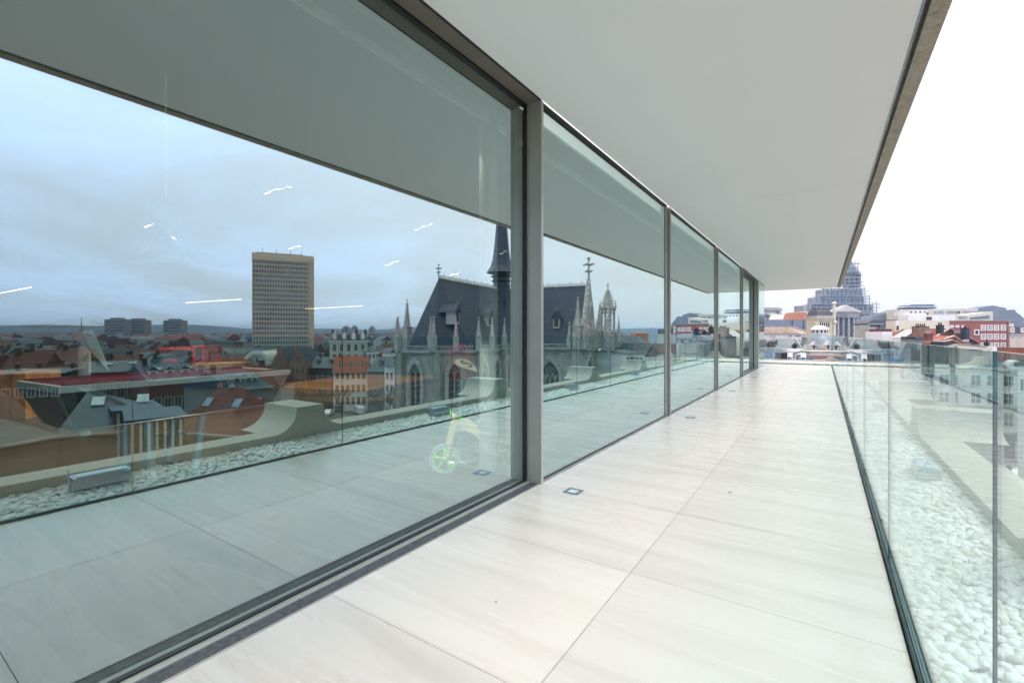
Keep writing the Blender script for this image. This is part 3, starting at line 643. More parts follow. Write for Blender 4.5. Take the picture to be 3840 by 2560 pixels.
P("emblem_plate", f, mat("cream_plate", (.85, .66, .42), .5, .03, emit=.25), t)  # plate given a faint glow of its own, though no lamp
f = MB(); q = [(1742, 1352), (1727, 1353), (1737, 1362), (1752, 1361), (1767, 1367), (1769, 1375), (1752, 1374)]
for a, b in zip(q, q[1:]): f.tube(A(*a, .006), A(*b, .006), .006, 5)
P("emblem_letter", f, M_BLACK, t)
# balance bicycle
bk = T("balance_bike", "child's wooden balance bike with lime green wheels behind the glass", 'balance bike', ip(1770, 1765, z=0))
wf, wr = ip(1667, 1781, z=0), ip(1872, 1754, z=0); fr = TF(wf, wr); LB = fr.L; RW = .132
M_TYRE = mat("grey_tyre", (.30, .37, .48), .7); M_LIMEG = mat("lime_plastic", (.22, .9, .08), .35, .05)
def wheel(a, b_=0):
    f = MB(); n = 36
    for k in range(n):
        t0, t1 = 2*math.pi*k/n, 2*math.pi*(k+1)/n
        f.tube(fr(a+math.cos(t0)*(RW-.016), b_, RW+math.sin(t0)*(RW-.016)), fr(a+math.cos(t1)*(RW-.016), b_, RW+math.sin(t1)*(RW-.016)), .016, 6)
    w0 = P("tyre", f, M_TYRE, bk, True); f = MB()
    for k in range(n):
        t0, t1 = 2*math.pi*k/n, 2*math.pi*(k+1)/n
        f.tube(fr(a+math.cos(t0)*(RW-.038), b_, RW+math.sin(t0)*(RW-.038)), fr(a+math.cos(t1)*(RW-.038), b_, RW+math.sin(t1)*(RW-.038)), .009, 5)
    for k in range(5):
        t0 = 2*math.pi*k/5+.3; f.tube(fr(a, b_, RW), fr(a+math.cos(t0)*(RW-.04), b_, RW+math.sin(t0)*(RW-.04)), .008, 5, .012)
    f.tube(fr(a, b_-.02, RW), fr(a, b_+.02, RW), .022, 10); P("rim", f, M_LIMEG, bk, True)
wheel(0); wheel(LB)
f = MB(); hz = zof(1590, 3.7)
for s_ in (-.035, .035): f.prism(fr, [(-.012, RW), (.012, RW), (.105, .47), (.08, .47)], s_-.006, s_+.006)
P("fork", f, M_PLY, bk)
f = MB(); out = [(.07, .42), (.10, .455), (.20, .45), (.29, .385), (.36, .28), (LB+.01, RW+.02), (LB+.01, RW-.02), (LB-.03, RW-.02), (.34, .22), (.27, .3), (.18, .35), (.09, .34)]
f.prism(fr, out, -.009, .009); P("frame", f, M_PLY, bk)
f = MB(); f.tube(fr(.1, -.1, .475), fr(.1, .1, .475), .01, 8); P("handlebar", f, M_PLY, bk)
for s_ in (-1, 1):
    f = MB(); f.tube(fr(.1, s_*.1, .475), fr(.1, s_*.145, .475), .018, 8); P("grip", f, M_LIMEG, bk)
f = MB(); f.prism(fr, [(.28, .40), (.30, .425), (.42, .41), (.42, .385)], -.045, .045); P("saddle", f, M_TYRE, bk)
# unseen spots added to brighten the furniture in the room
def fill_spot(px, D, e, col=(1, .86, .7), sz=1.9):
    x, y = cam2w((px-1920)/FOC*D, D); l = bpy.data.lights.new("fill_spot", 'SPOT'); l.energy = e; l.color = col; l.spot_size = sz; l.spot_blend = .6; l.shadow_soft_size = .012
    o = bpy.data.objects.new("fill_spot", l); scene.collection.objects.link(o); o.location = (x, y, 2.88)
fill_spot(500, 3.7, 50, (1, .9, .8)); fill_spot(900, 4.2, 42, (1, .9, .8)); fill_spot(700, 6.4, 170, (1, .72, .45)); fill_spot(830, 8, 110, (1, .72, .45))
fill_spot(350, 5.2, 14, (1, .9, .8)); fill_spot(1690, 4.0, 26); fill_spot(60, 5.6, 150, (1, .62, .32))
l = bpy.data.lights.new("unseen_spot", 'SPOT'); l.energy = 95; l.color = (1, .97, .92); l.spot_size = .75; l.spot_blend = .6; l.shadow_soft_size = .012  # unseen spot added to brighten the balance bike
o = bpy.data.objects.new("unseen_spot", l); scene.collection.objects.link(o); p = Vector(cam2w((1640-1920)/FOC*3.15, 3.15)+(1.9,)); o.location = p
o.rotation_euler = (Vector(ip(1770, 1690, 3.9))-p).to_track_quat('-Z', 'Y').to_euler()
f = MB(); f.box(W0, -2.33, -2.30, YR0, YR1, ZC-.05, ZC); STR("curtain_pocket_edge", f, mat("pocket_trim", (.75, .76, .74), .7, .04))
# ---------------------------------------------------------------- ground and hills
M_GND = mat("city_ground", (.10, .10, .10), .9, .3, .05, stain=.4)
f = MB(); f.plan(W0, [(-5500, -5500), (5500, -5500), (5500, 5500), (-5500, 5500)], GZ-.3, GZ); STR("ground", f, M_GND)
M_HILL = mat("wooded_hill", (.012, .03, .055), .95, .45, .02)  # distance haze put into the bluish base colour
def hills(r0, h0, a0, a1, seed):
    rr = random.Random(seed); f = MB(); n = 90; ring = []
    for i in range(n+1):
        a = math.radians(a0+(a1-a0)*i/n); h = h0*(1+.25*math.sin(i*.35+seed)+.14*math.sin(i*.9+seed*2)+rr.uniform(-.05, .05))
        ring.append([(r*math.sin(a), r*math.cos(a), z) for r, z in ((r0, GZ-.2), (r0*1.1, GZ+(h-GZ)*.7), (r0*1.2, h), (r0*1.45, GZ-.2))])
    vs = [p for q in ring for p in q]; fs = []
    for i in range(n):
        for k in range(3): b = i*4+k; fs.append((b, b+1, b+5, b+4))
    f.add(vs, fs); STR("hills", f, M_HILL, True)
hills(2600, 40, 15, 175, 3); hills(1500, 8, 20, 170, 9)
# ---------------------------------------------------------------- generic parts
def wm(name, c, **k): return mat(name, c, **k)
M_SLATE = mat("slate", (.020, .045, .078), .6, .5, 2.6, bands=1.6, bandcol=.7, stain=.25)
M_SLATE2 = mat("grey_slate", (.06, .072, .088), .6, .4, 2.5, bands=2, bandcol=.75, stain=.25)
M_TILE = mat("red_tiles", (.15, .045, .032), .8, .45, 4, bands=2.2, bandcol=.72, stain=.4)
M_TILEO = mat("orange_tiles", (.34, .10, .055), .8, .4, 4, bands=2.2, bandcol=.75, stain=.35)
M_BRICK = mat("red_brick", (.14, .05, .042), .85, .2, 2, bands=6, bandcol=.86)
M_BRICKD = mat("dark_brick", (.10, .062, .05), .85, .6, 2.2, bands=4, bandcol=.8, stain=.6)
M_CREAM = mat("cream_render", (.55, .52, .45), .8, .08, .6, stain=.15)
M_WHITEW = mat("white_render", (.68, .69, .69), .8, .06, .5, stain=.1)
M_GREYW = mat("grey_render", (.20, .20, .20), .8, .12, .5, stain=.2)
M_BROWNW = mat("brown_render", (.065, .055, .05), .8, .15, .6, stain=.2)
M_WIN = mat("window_glass", (.03, .04, .055), .12, .3, .7)
M_WFR = mat("white_window_frame", (.7, .7, .7), .6, .05)
M_BFR = mat("stone_window_frame", (.4, .38, .33), .7, .1)
M_ZINC = mat("standing_seam_zinc", (.035, .06, .085), .55, .2, .8, metal=0, bands=1.8, bandcol=.55, vert=True)
M_ZINCB = mat("zinc_flashing", (.40, .43, .45), .4, .2, 2, metal=.4)
M_POT = mat("chimney_pot", (.45, .25, .16), .8, .2, 4)
M_STN = mat("gothic_stone", (.34, .345, .32), .85, .22, .9, bands=2.2, bandcol=.93, stain=.35)
M_STN2 = mat("carved_stone", (.40, .41, .40), .85, .35, 3, stain=.45)
M_LEAD = mat("lead_tracery", (.30, .33, .33), .7, .1)
def window(parent, fr, a0, a1, z0, z1, fm=M_WFR, fw=.09, bars=(1, 0), proud=.07, gm=M_WIN, b=0, sill=False, mb=None):
    f = mb or MB()
    f.box(fr, a0, a0+fw, b-proud, b-.002, z0, z1, 0); f.box(fr, a1-fw, a1, b-proud, b-.002, z0, z1, 0)
    f.box(fr, a0+fw, a1-fw, b-proud, b-.002, z1-fw, z1, 0); f.box(fr, a0+fw, a1-fw, b-proud, b-.002, z0, z0+fw, 0)
    for i in range(bars[0]): c = a0+(a1-a0)*(i+1)/(bars[0]+1); f.box(fr, c-fw*.3, c+fw*.3, b-proud*.7, b-.004, z0+fw, z1-fw, 0)
    for i in range(bars[1]): c = z0+(z1-z0)*(i+1)/(bars[1]+1); f.box(fr, a0+fw, a1-fw, b-proud*.65, b-.005, c-fw*.3, c+fw*.3, 0)
    f.box(fr, a0+fw, a1-fw, b-.02, b-.001, z0+fw, z1-fw, 1)
    if sill: f.box(fr, a0-.1, a1+.1, b-proud-.08, b-.003, z0-.1, z0, 0)
    if mb is None: return P("window", f, [fm, gm], parent)
def wgrid(parent, fr, a0, a1, nx, rows, ww, hh, **k):
    """rows: list of sill heights"""
    n = 0; rest = MB()
    for z0 in rows:
        for i in range(nx):
            c = a0+(a1-a0)*(i+.5)/nx
            if n < 100: window(parent, fr, c-ww/2, c+ww/2, z0, z0+hh, **k)
            else: window(None, fr, c-ww/2, c+ww/2, z0, z0+hh, mb=rest, **k)
            n += 1
    if rest.v: P("window", rest, [k.get('fm', M_WFR), k.get('gm', M_WIN)], parent, kind='stuff', label='remaining windows of the lower and side rows')
def gable_roof(f, fr, a0, a1, b0, b1, z0, z1, over=.25, hipl=0, hipr=0, flip=False, mi=0):
    """ridge along a; hipl/hipr = inset of the ridge ends"""
    m = (b0+b1)/2; k = .18
    if flip:
        a0, a1, b0, b1 = a0, a1, b0, b1; mm = (a0+a1)/2
        vs = [fr(a0-over, b0-over, z0), fr(a1+over, b0-over, z0), fr(a1+over, b1+over, z0), fr(a0-over, b1+over, z0), fr(mm, b0-over+hipl, z1), fr(mm, b1+over-hipr, z1)]
        f.add(vs, [(0, 1, 4), (1, 2, 5, 4), (2, 3, 5), (3, 0, 4, 5), (0, 3, 2, 1)], mi)
    else:
        vs = [fr(a0-over, b0-over, z0), fr(a1+over, b0-over, z0), fr(a1+over, b1+over, z0), fr(a0-over, b1+over, z0), fr(a0-over+hipl, m, z1), fr(a1+over-hipr, m, z1)]
        f.add(vs, [(0, 1, 5, 4), (2, 3, 4, 5), (0, 4, 3), (1, 2, 5), (0, 3, 2, 1)], mi)
def chimney(parent, fr, a, b, z0, z1, w=.5, d=.4, m_=M_BRICKD, pots=2, pm=M_POT):
    f = MB(); f.box(fr, a-w/2, a+w/2, b-d/2, b+d/2, z0, z1, 0); f.box(fr, a-w/2-.06, a+w/2+.06, b-d/2-.06, b+d/2+.06, z1, z1+.12, 0)
    c = P("chimney", f, m_, parent)
    for i in range(pots):
        f = MB(); x = a-w/2+w*(i+.5)/pots; f.cone(fr, x, b, z1+.12, z1+.5, .10, .085, 8); P("pot", f, pm, c)
def house(name, label, px0, D0, px1, D1, mir, ye, yr, depth, wall_m, roof_m, group=None, cat='house', hip=(0, 0), flip=False, nx=3, floors=(), ww=1.0, hh=1.5, fm=M_WFR, dormers=0, chim=1, over=.25, dw=1.0):
    fr = FP(px0, D0, px1, D1, mir); Dm = (D0+D1)/2; ze, zr = zof(ye, Dm), zof(yr, Dm+depth/2); L_ = fr.len
    t = T(name, label, cat, fr(L_/2, 0, GZ), group)
    f = MB(); f.box(fr, 0, L_, 0, depth, GZ, ze)
    if flip: f.prism(fr, [(0.01, ze+.001), (L_-.01, ze+.001), (L_/2, zr-.12)], 0, depth)
    elif hip == (0, 0):
        vs = []
        for a in (0.0, .3, L_-.3, L_): vs += [fr(a, 0.01, ze+.001), fr(a, depth-.01, ze+.001), fr(a, depth/2, zr-.15)]
        f.add(vs[:6], [(0, 1, 2), (3, 5, 4), (0, 3, 4, 1), (1, 4, 5, 2), (0, 2, 5, 3)]); f.add(vs[6:], [(0, 1, 2), (3, 5, 4), (0, 3, 4, 1), (1, 4, 5, 2), (0, 2, 5, 3)])
    P("wall", f, wall_m, t)
    f = MB(); gable_roof(f, fr, 0, L_, 0, depth, ze+.003, zr, over, hip[0], hip[1], flip); r_ = P("roof", f, roof_m, t)
    for z0 in floors: wgrid(t, fr, .3, L_-.3, nx, [z0], ww, hh, fm=fm)
    sl = (zr-ze)/(depth/2)
    for i in range(dormers):
        a = L_*(i+.5)/dormers; b0 = .18*depth; z0 = ze+sl*b0*.75; f = MB(); h = min(1.5, (zr-ze)*.4); w_ = dw/2
        f.box(fr, a-w_, a+w_, b0, b0+h/sl+.4, z0-.2, z0+h, 0); f.prism(fr, [(a-w_-.12, z0+h+.001), (a+w_+.12, z0+h+.001), (a, z0+h+.45)], b0-.12, b0+h/sl+.9, 1)
        d = P("dormer", f, [wall_m if wall_m is not M_BRICK else M_WHITEW, roof_m], t)
        window(d, fr, a-w_*.72, a+w_*.72, z0+.05, z0+h-.1, b=b0)
    if Dm < 140 and not flip: f = MB(); f.box(fr, -over, L_+over, -over-.14, -over-.005, ze-.08, ze+.07); P("gutter", f, M_ZINCB, r_)
    if Dm < 90 and not flip:
        for q in ((.3, .72) if L_ > 5 else (.5,)):
            a = L_*q; b1, b2 = depth*.27, depth*.36; n_ = Vector((0, 0, .1)); f = MB(); vs = [Vector(fr(a+da, bb, ze+(zr-ze)*(bb+over)/(depth/2+over)+.06)) for da, bb in ((-.4, b1), (.4, b1), (.4, b2), (-.4, b2))]
            f.add(vs+[v+n_ for v in vs], [(0, 1, 2, 3), (4, 7, 6, 5), (0, 4, 5, 1), (1, 5, 6, 2), (2, 6, 7, 3), (3, 7, 4, 0)]); P("skylight", f, mat("skylight_glass", (.22, .30, .36), .2, .2), r_)
        a = L_*.6; f = MB(); f.tf(fr, (a, depth/2, zr-.1), (a, depth/2, zr+1.7), .025, 4)
        for k in range(4): f.tf(fr, (a-.4+.05*k, depth/2, zr+1.1+.16*k), (a+.4-.05*k, depth/2, zr+1.1+.16*k), .015, 3)
        P("aerial", f, M_GREYW, r_)
    for i in range(chim): chimney(r_, fr, (.12 if i % 2 == 0 else .88)*L_, depth*.5, zr-1.2, zr+.7)
    return t, fr, ze, zr
# ---------------------------------------------------------------- church seen in the glass
def church():
    A0 = (-10.96, 66.0); C0 = (-1.7, 84.3)
    e1 = Vector((A0[0]-C0[0], A0[1]-C0[1])); e1.normalize(); e2 = Vector((-e1.y, e1.x))
    if e2.x < 0: e2 = -e2
    class CF:                      # a = t (towards transept end), b = -s
        def __call__(s, a, b, c):
            l = C0[0]+e2.x*a-e1.x*b; d = C0[1]+e2.y*a-e1.y*b
            x, y = cam2w(l, d, MIRC); return (x, y, c)
    MIRC = XG2-.05; cf = CF()
    def st(s_, t_, z): return cf(t_, -s_, z)
    class WallF:                   # a along the wall from p to q (s,t points), b inward
        def __init__(s, p, q, inside):
            s.p = Vector(p); d = Vector(q)-s.p; s.len = d.length; s.e = d.normalized(); n = Vector((-s.e.y, s.e.x))
            s.n = n if n.dot(Vector(inside)-s.p) > 0 else -n
        def __call__(s, a, b, c): v = s.p+s.e*a+s.n*b; return st(v.x, v.y, c)
    ZP0, ZP1, ZR = -1.45, -.36, 9.1
    t = T("church", 'gothic stone church with slate roofs, pinnacles and a slender spire reflected in the glass', 'church', st(0, 0, GZ))
    W_ = 6.5; apse = [(20, W_), (24.5, 2.7), (24.5, -2.7), (20, -W_)]
    body = [(5, W_)]+apse+[(-5, -W_), (-5, 16), (5, 16)]
    f = MB(); f.plan(cf, [(q, -p) for p, q in body], GZ, ZP0); P("wall", f, M_STN, t)
    f = MB()
    for k, (o, z0, z1) in enumerate(((.25, ZP0+.001, ZP0+.16), (.4, ZP0+.17, ZP0+.34))):
        pl = [(5+o, W_+o), (20+o*.6, W_+o), (24.5+o, 2.7+o*.4), (24.5+o, -2.7-o*.4), (20+o*.6, -W_-o), (-5-o, -W_-o), (-5-o, 16+o), (5+o, 16+o)]
        f.plan(cf, [(q, -p) for p, q in pl], z0, z1)
    P("cornice", f, M_STN2, t)
    # roofs
    f = MB(); w_ = 5.7; zr0 = -1.0; s0 = -0.1
    vs = [st(s0, w_, zr0), st(19.6, w_, zr0), st(23.6, 2.3, zr0), st(23.6, -2.3, zr0), st(19.6, -w_, zr0), st(s0, -w_, zr0), st(s0, 0, ZR), st(19.4, 0, ZR)]
    f.add(vs, [(0, 1, 7, 6), (1, 2, 7), (2, 3, 7), (3, 4, 7), (4, 5, 6, 7), (0, 6, 5), (0, 5, 4, 3, 2, 1)]); P("choir_roof", f, M_SLATE, t)
    f = MB(); w2 = 4.6
    vs = [st(w2, -.2, zr0), st(w2, 15.6, zr0), st(-w2, 15.6, zr0), st(-w2, -.2, zr0), st(0, -.2, ZR+.02), st(0, 15.6, ZR+.02)]
    f.add(vs, [(0, 1, 5, 4), (2, 3, 4, 5), (0, 4, 3), (1, 2, 5), (0, 3, 2, 1)]); P("transept_roof", f, M_SLATE, t)
    # ridge cresting
    f = MB(); f.tube(st(1.5, 0, ZR+.08), st(19.4, 0, ZR+.08), .1, 6); f.tube(st(0, 1.5, ZR+.1), st(0, 15.5, ZR+.1), .1, 6)
    def crest(p, q, n):
        for i in range(n):
            a = p+(q-p)*(i+.5)/n; h = .75 if i % 5 == 2 else .5
            f.tube(a, a+Vector((0, 0, h)), .06, 4); d = (q-p).normalized()*.13; c = a+Vector((0, 0, h*.72)); f.tube(c-d, c+d, .07, 4)
            e = (q-p)/n*.5; f.tube(a-e, a+Vector((0, 0, h*.45)), .05, 4); f.tube(a+e, a+Vector((0, 0, h*.45)), .05, 4)
    crest(Vector(st(2, 0, ZR+.1)), Vector(st(19.2, 0, ZR+.1)), 40); crest(Vector(st(0, 1.8, ZR+.1)), Vector(st(0, 15.4, ZR+.1)), 34)
    P("ridge_cresting", f, M_STN2, t)
    def cross(p, h, m_=M_LEAD, nm="finial"):
        f = MB(); p = Vector(p); f.tube(p, p+Vector((0, 0, h)), h*.05, 6, h*.03)
        for k, r in ((.45, .16), (.72, .24)):
            for dx, dy in ((1, 0), (0, 1)): f.tube(p+Vector((-dx*h*r, -dy*h*r, h*k)), p+Vector((dx*h*r, dy*h*r, h*k)), h*.04, 5)
        f.tube(p+Vector((0, 0, h*.92)), p+Vector((0, 0, h)), h*.07, 6); P(nm, f, m_, t)
    cross(st(19.4, 0, ZR), 2.1); cross(st(0, 16.0, ZR+.6), 4.1, M_STN2)
    # spire on the crossing
    fr = FW(*st(0.6, .2, 0)[:2]); f = MB()
    f.lathe(fr, 0, 0, [(1.55, 2), (1.55, ZR+.6), (1.75, ZR+.7), (1.5, ZR+.9), (1.5, ZR+1.4), (1.95, ZR+1.5), (1.55, ZR+1.75), (1.5, ZR+2.2), (2.0, ZR+2.3), (1.6, ZR+2.6), (1.6, ZR+3.0)], 8)
    P("spire_drum", f, M_SLATE, t)
    f = MB(); z = ZR+3.0; f.lathe(fr, 0, 0, [(2.75, z), (2.6, z+.25), (2.0, z+1.1), (1.62, z+2.4), (1.4, z+4.0), (.95, z+9), (.02, z+18.5)], 8); P("spire", f, M_SLATE, t)
    # pinnacles
    def pinnacle(s_, q_, z0, zb, zt, r, parent=t, big=False):
        fr = FW(*st(s_, q_, 0)[:2]); f = MB()
        f.box(fr, -r, r, -r, r, z0, zb); f.box(fr, -r*1.18, r*1.18, -r*1.18, r*1.18, zb, zb+.14)
        for dx, dy in ((1, 0), (-1, 0), (0, 1), (0, -1)): f.cone(fr, dx*r*.95, dy*r*.95, zb+.05, zb+r*2.2, r*.42, .01, 4)
        h = zt-zb; f.cone(fr, 0, 0, zb+.14, zt, r*.95, .05, 8)
        n = max(5, int(h/.38))
        for i in range(n):
            zz = zb+.3+(h-.6)*i/n; rr = r*.95*(1-(zz-zb)/h)
            for k in range(4):
                a = math.pi/2*k+.4; f.tube(fr(math.cos(a)*rr*.8, math.sin(a)*rr*.8, zz), fr(math.cos(a)*(rr+r*.34), math.sin(a)*(rr+r*.34), zz+.14), .07, 4, .05)
        f.tube(fr(0, 0, zt-.1), fr(0, 0, zt+.35), .05, 4); f.tube(fr(-.16, 0, zt+.12), fr(.16, 0, zt+.12), .06, 4)
        P("pinnacle", f, M_STN2, parent)
    def buttress(wf, a, proj=1.3, w_=.42):
        f = MB(); f.box(wf, a-w_, a+w_, -proj, -.01, GZ, -13); f.box(wf, a-w_*.92, a+w_*.92, -proj*.82, -.01, -12.99, -8); f.box(wf, a-w_*.85, a+w_*.85, -proj*.62, -.01, -7.99, ZP0+.15)
        f.prism(wf, [(a-w_*.8, -8.2), (a+w_*.8, -8.2), (a, -6.6)], -proj*.86, -proj*.64)
        P("buttress", f, M_STN, t)
    def arch(a0, a1, z0, zs, k=1.0, n=7):
        """pointed arch outline, anticlockwise"""
        w_ = a1-a0; R_ = w_*k; pts = [(a0, z0), (a1, z0)]
        for i in range(n+1):
            # right arc centred at a1-R_
            t0 = math.acos((R_-w_/2)/R_)*i/n; pts.append((a1-R_+R_*math.cos(t0), zs+R_*math.sin(t0)))
        for i in range(n-1, -1, -1):
            t0 = math.acos((R_-w_/2)/R_)*i/n; pts.append((a0+R_-R_*math.cos(t0), zs+R_*math.sin(t0)))
        return pts
    def gothic(wf, c, wd, z0, zs, blind=False, lights=2):
        f = MB(); o = arch(c-wd/2-.45, c+wd/2+.45, z0-.3, zs, 1.0); i_ = arch(c-wd/2, c+wd/2, z0, zs, 1.0); n = len(o)
        def ring(oo, ii, b0, b1, mi=0):
            vs = [wf(a, b0, z) for a, z in oo]+[wf(a, b0, z) for a, z in ii]+[wf(a, b1, z) for a, z in oo]+[wf(a, b1, z) for a, z in ii]; fs = []
            for k in range(n):
                j = (k+1) % n; fs += [(k, j, n+j, n+k), (k, 2*n+k, 2*n+j, j), (n+k, n+j, 3*n+j, 3*n+k)]
            f.add(vs, fs, mi)
        ring(o, i_, -.34, -.005); i2 = arch(c-wd/2+.14, c+wd/2-.14, z0+.1, zs, 1.0); ring(i_, i2, -.2, -.004)
        f.prism(wf, i2, -.03, -.002, 2 if blind else 1)
        if not blind:
            ztop = zs+wd*.5
            for k in range(1, lights+1) if lights > 1 else (1,):
                if lights == 1: break
            for k in range(1, lights): a = c-wd/2+wd*k/lights; f.box(wf, a-.07, a+.07, -.14, -.031, z0+.1, zs+.1)
            for k in range(lights):
                a = c-wd/2+wd*(k+.5)/lights; hw = wd/lights/2; pr = None
                for (aa, zz) in arch(a-hw, a+hw, zs-.6, zs-.3)[1:]:
                    q = wf(aa, -.08, zz)
                    if pr: f.tube(pr, q, .055, 4)
                    pr = q
            rr = wd*.2; cz = zs+wd*.34
            for r_, cc, zc in ([(rr, c, cz)]+([(rr*.5, c-wd*.24, zs+.25), (rr*.5, c+wd*.24, zs+.25)] if lights > 3 else [])):
                for k in range(14):
                    t0, t1 = 2*math.pi*k/14, 2*math.pi*(k+1)/14; f.tube(wf(cc+r_*math.cos(t0), -.08, zc+r_*math.sin(t0)), wf(cc+r_*math.cos(t1), -.08, zc+r_*math.sin(t1)), .055, 4)
                for k in range(4):
                    t0 = math.pi/2*k+.78; f.tube(wf(cc, -.08, zc), wf(cc+r_*math.cos(t0), -.08, zc+r_*math.sin(t0)), .04, 4)
            z = z0+.8
            while z < zs-.6: f.box(wf, c-wd/2+.14, c+wd/2-.14, -.06, -.031, z-.025, z+.025); z += .75
        P("blind_arch" if blind else "gothic_window", f, [M_STN2, M_WIN, M_STN], t)
    def balustr(wf, a0, a1):
        f = MB(); f.box(wf, a0, a1, -.1, .12, ZP1-.14, ZP1); f.box(wf, a0, a1, -.1, .12, ZP0+.35, ZP0+.45)
        n = max(2, round((a1-a0)/.62)); zl, zh = ZP0+.45, ZP1-.14
        for i in range(n):
            x0, x1 = a0+(a1-a0)*i/n, a0+(a1-a0)*(i+1)/n; f.tube(wf(x0, 0, zl), wf(x1, 0, zh), .055, 4); f.tube(wf(x1, 0, zl), wf(x0, 0, zh), .055, 4)
        P("pierced_parapet", f, M_STN2, t)
    ins = (10, 0)
    segs = [((5, W_), (20, W_), 4, ins), ((20, W_), (24.5, 2.7), 1, ins), ((24.5, 2.7), (24.5, -2.7), 1, ins), ((24.5, -2.7), (20, -W_), 1, ins)]
    for p, q, nb, i_ in segs:
        wf = WallF(p, q, i_); L_ = wf.len/nb; balustr(wf, .3, wf.len-.3)
        for k in range(nb):
            gothic(wf, L_*(k+.5), 1.9, -15.5, -4.3, lights=2)
        for k in range(nb+1):
            if k == 0 and nb > 1: continue
            if k == nb and nb == 1 and q[1] > -6: pass
            elif nb == 1 and k == 0: continue
            v = wf.p+wf.e*(L_*k); buttress(wf, min(max(L_*k, .42), wf.len-.42)); v -= wf.n*.55
            pinnacle(v.x, v.y, ZP0+.3, .75, 3.25, .3)
        if nb == 1:
            v = wf.p+wf.e*L_*.0; 
    for p in ((24.5, 2.7), (24.5, -2.7)): pinnacle(p[0]+.4, p[1], ZP0+.3, .75, 3.25, .3)
    for p in ((22.2, 4.7),): pinnacle(p[0]+.4, p[1]+.4, ZP0+.3, .75, 3.25, .27)
    pinnacle(17, -W_-1.2, ZP0, 2.2, 6.4, .5)
    wf = WallF((5, W_), (5, 16), (0, 10)); balustr(wf, .3, 8.6); gothic(wf, 4.7, 3.4, -12, -5.9, lights=4)
    f = MB(); f.box(wf, 8.6, 9.9, -.9, -.01, GZ, ZP0+.2); P("buttress", f, M_STN, t); pinnacle(5.5, 16.0, ZP0+.3, 2.3, 6.6, .62); pinnacle(5.4, 14.6, ZP0+.3, .2, 2.8, .4); pinnacle(5.3, 16.9, ZP0+.3, .2, 2.9, .38)
    pinnacle(5.5, 6.7, ZP0+.3, .4, 3.4, .42)
    # gable wall
    gf = WallF((5, 16), (-5, 16), (0, 10)); f = MB()
    f.prism(gf, [(0.1, ZP0+.35), (9.9, ZP0+.35), (9.5, -1.5), (5, ZR+1.2), (.5, -1.5)], -.25, .35); P("gable", f, M_STN2, t)
    for c, wd, z0, zs in ((5, .8, 3.2, 5.0), (3.6, .7, -1.2, 1.4), (6.4, .7, -1.2, 1.4)):
        gf2 = WallF((5, 16.25), (-5, 16.25), (0, 10)); gothic(gf2, c, wd, z0, zs, lights=1)
    f = MB()
    for sg in (1, -1):
        for i in range(12):
            a = 5+sg*4.5*(1-i/12); z = -1.5+(ZR+2.7)*i/12; f.tube(gf(a, -.1, z), gf(a+sg*.3, -.1, z+.25), .16, 5, .06)
    P("crocket", f, M_STN2, t, kind=None)
    gf3 = WallF((5, 16), (-5, 16), (0, 10)); gothic(gf3, 5, 4.6, -13.5, -6.6, lights=4)
    pinnacle(-5.4, 16.2, ZP0+.3, 1.5, 6.0, .55); pinnacle(-5.2, 17.2, ZP0+.3, .3, 3.2, .4); pinnacle(-8, 15, ZP0+.3, 0, 3.6, .4); pinnacle(-1.5, 19, ZP0-3, 3.4, 9.2-1.4, .3)
    # dormers on the roofs
    def dorm(s_, q_, along):
        z0 = zr0+(ZR-zr0)*(1-abs(q_ if along == 's' else s_)/(5.7 if along == 's' else 4.6))
        fr = WallF((s_, q_), (s_-1, q_) if along == 's' else (s_, q_+1), (s_, 0) if along == 's' else (0, q_)); f = MB()
        f.box(fr, -.55, .55, -.3, 1.2, z0-.2, z0+1.5, 0); f.prism(fr, [(-.8, z0+1.45), (.8, z0+1.45), (0, z0+2.6)], -.55, 2.4, 1); f.box(fr, -.35, .35, -.33, -.305, z0+.1, z0+1.3, 2)
        f.tube(fr(0, -.4, z0+2.6), fr(0, -.4, z0+3.3), .05, 4); P("dormer", f, [M_LEAD, M_SLATE, M_WIN], t)
    dorm(20.5, 3.6, 's'); dorm(11.5, 3.7, 's'); dorm(3.1, 11.6, 't'); dorm(3.4, 5.5, 't')
    # nave beyond the crossing with stair turret
    f = MB(); f.box(WallF((-9, -W_), (-9, 15), (-20, 0)), 0, 21, 0, 14, GZ, ZP0-.4); P("nave_wall", f, M_STN, t)
    wf = WallF((-9, 8), (-9, 15), (-20, 10)); balustr(wf, 0, 7); gothic(wf, 3.4, 1.8, -13, -5, lights=2)
    fr = FW(*st(-9.6, 16.6, 0)[:2]); f = MB()
    f.cone(fr, 0, 0, GZ, 1.4, 1.5, 1.35, 8); f.cone(fr, 0, 0, 1.4, 1.7, 1.7, 1.7, 8)
    for k in range(8): a = 2*math.pi*(k+.0)/8; f.box(FW(*fr(math.cos(a)*1.2, math.sin(a)*1.2, 0)[:2]), -.16, .16, -.16, .16, 1.7, 5.6)
    f.cone(fr, 0, 0, 5.0, 5.3, 1.45, 1.45, 8); f.cone(fr, 0, 0, 5.6, 6.0, 1.6, 1.7, 8)
    for k in range(8): a = 2*math.pi*k/8; q = fr(math.cos(a)*1.5, math.sin(a)*1.5, 6.0); f.tube(q, (q[0], q[1], 7.4), .16, 5, .02)
    f.cone(fr, 0, 0, 6.0, 9.6, 1.2, .08, 8)
    for i in range(7):
        for k in range(8): a = 2*math.pi*k/8; rr = 1.2*(1-i/7.5); z = 6.2+i*.44; f.tube(fr(math.cos(a)*rr, math.sin(a)*rr, z), fr(math.cos(a)*(rr+.28), math.sin(a)*(rr+.28), z+.2), .09, 4)
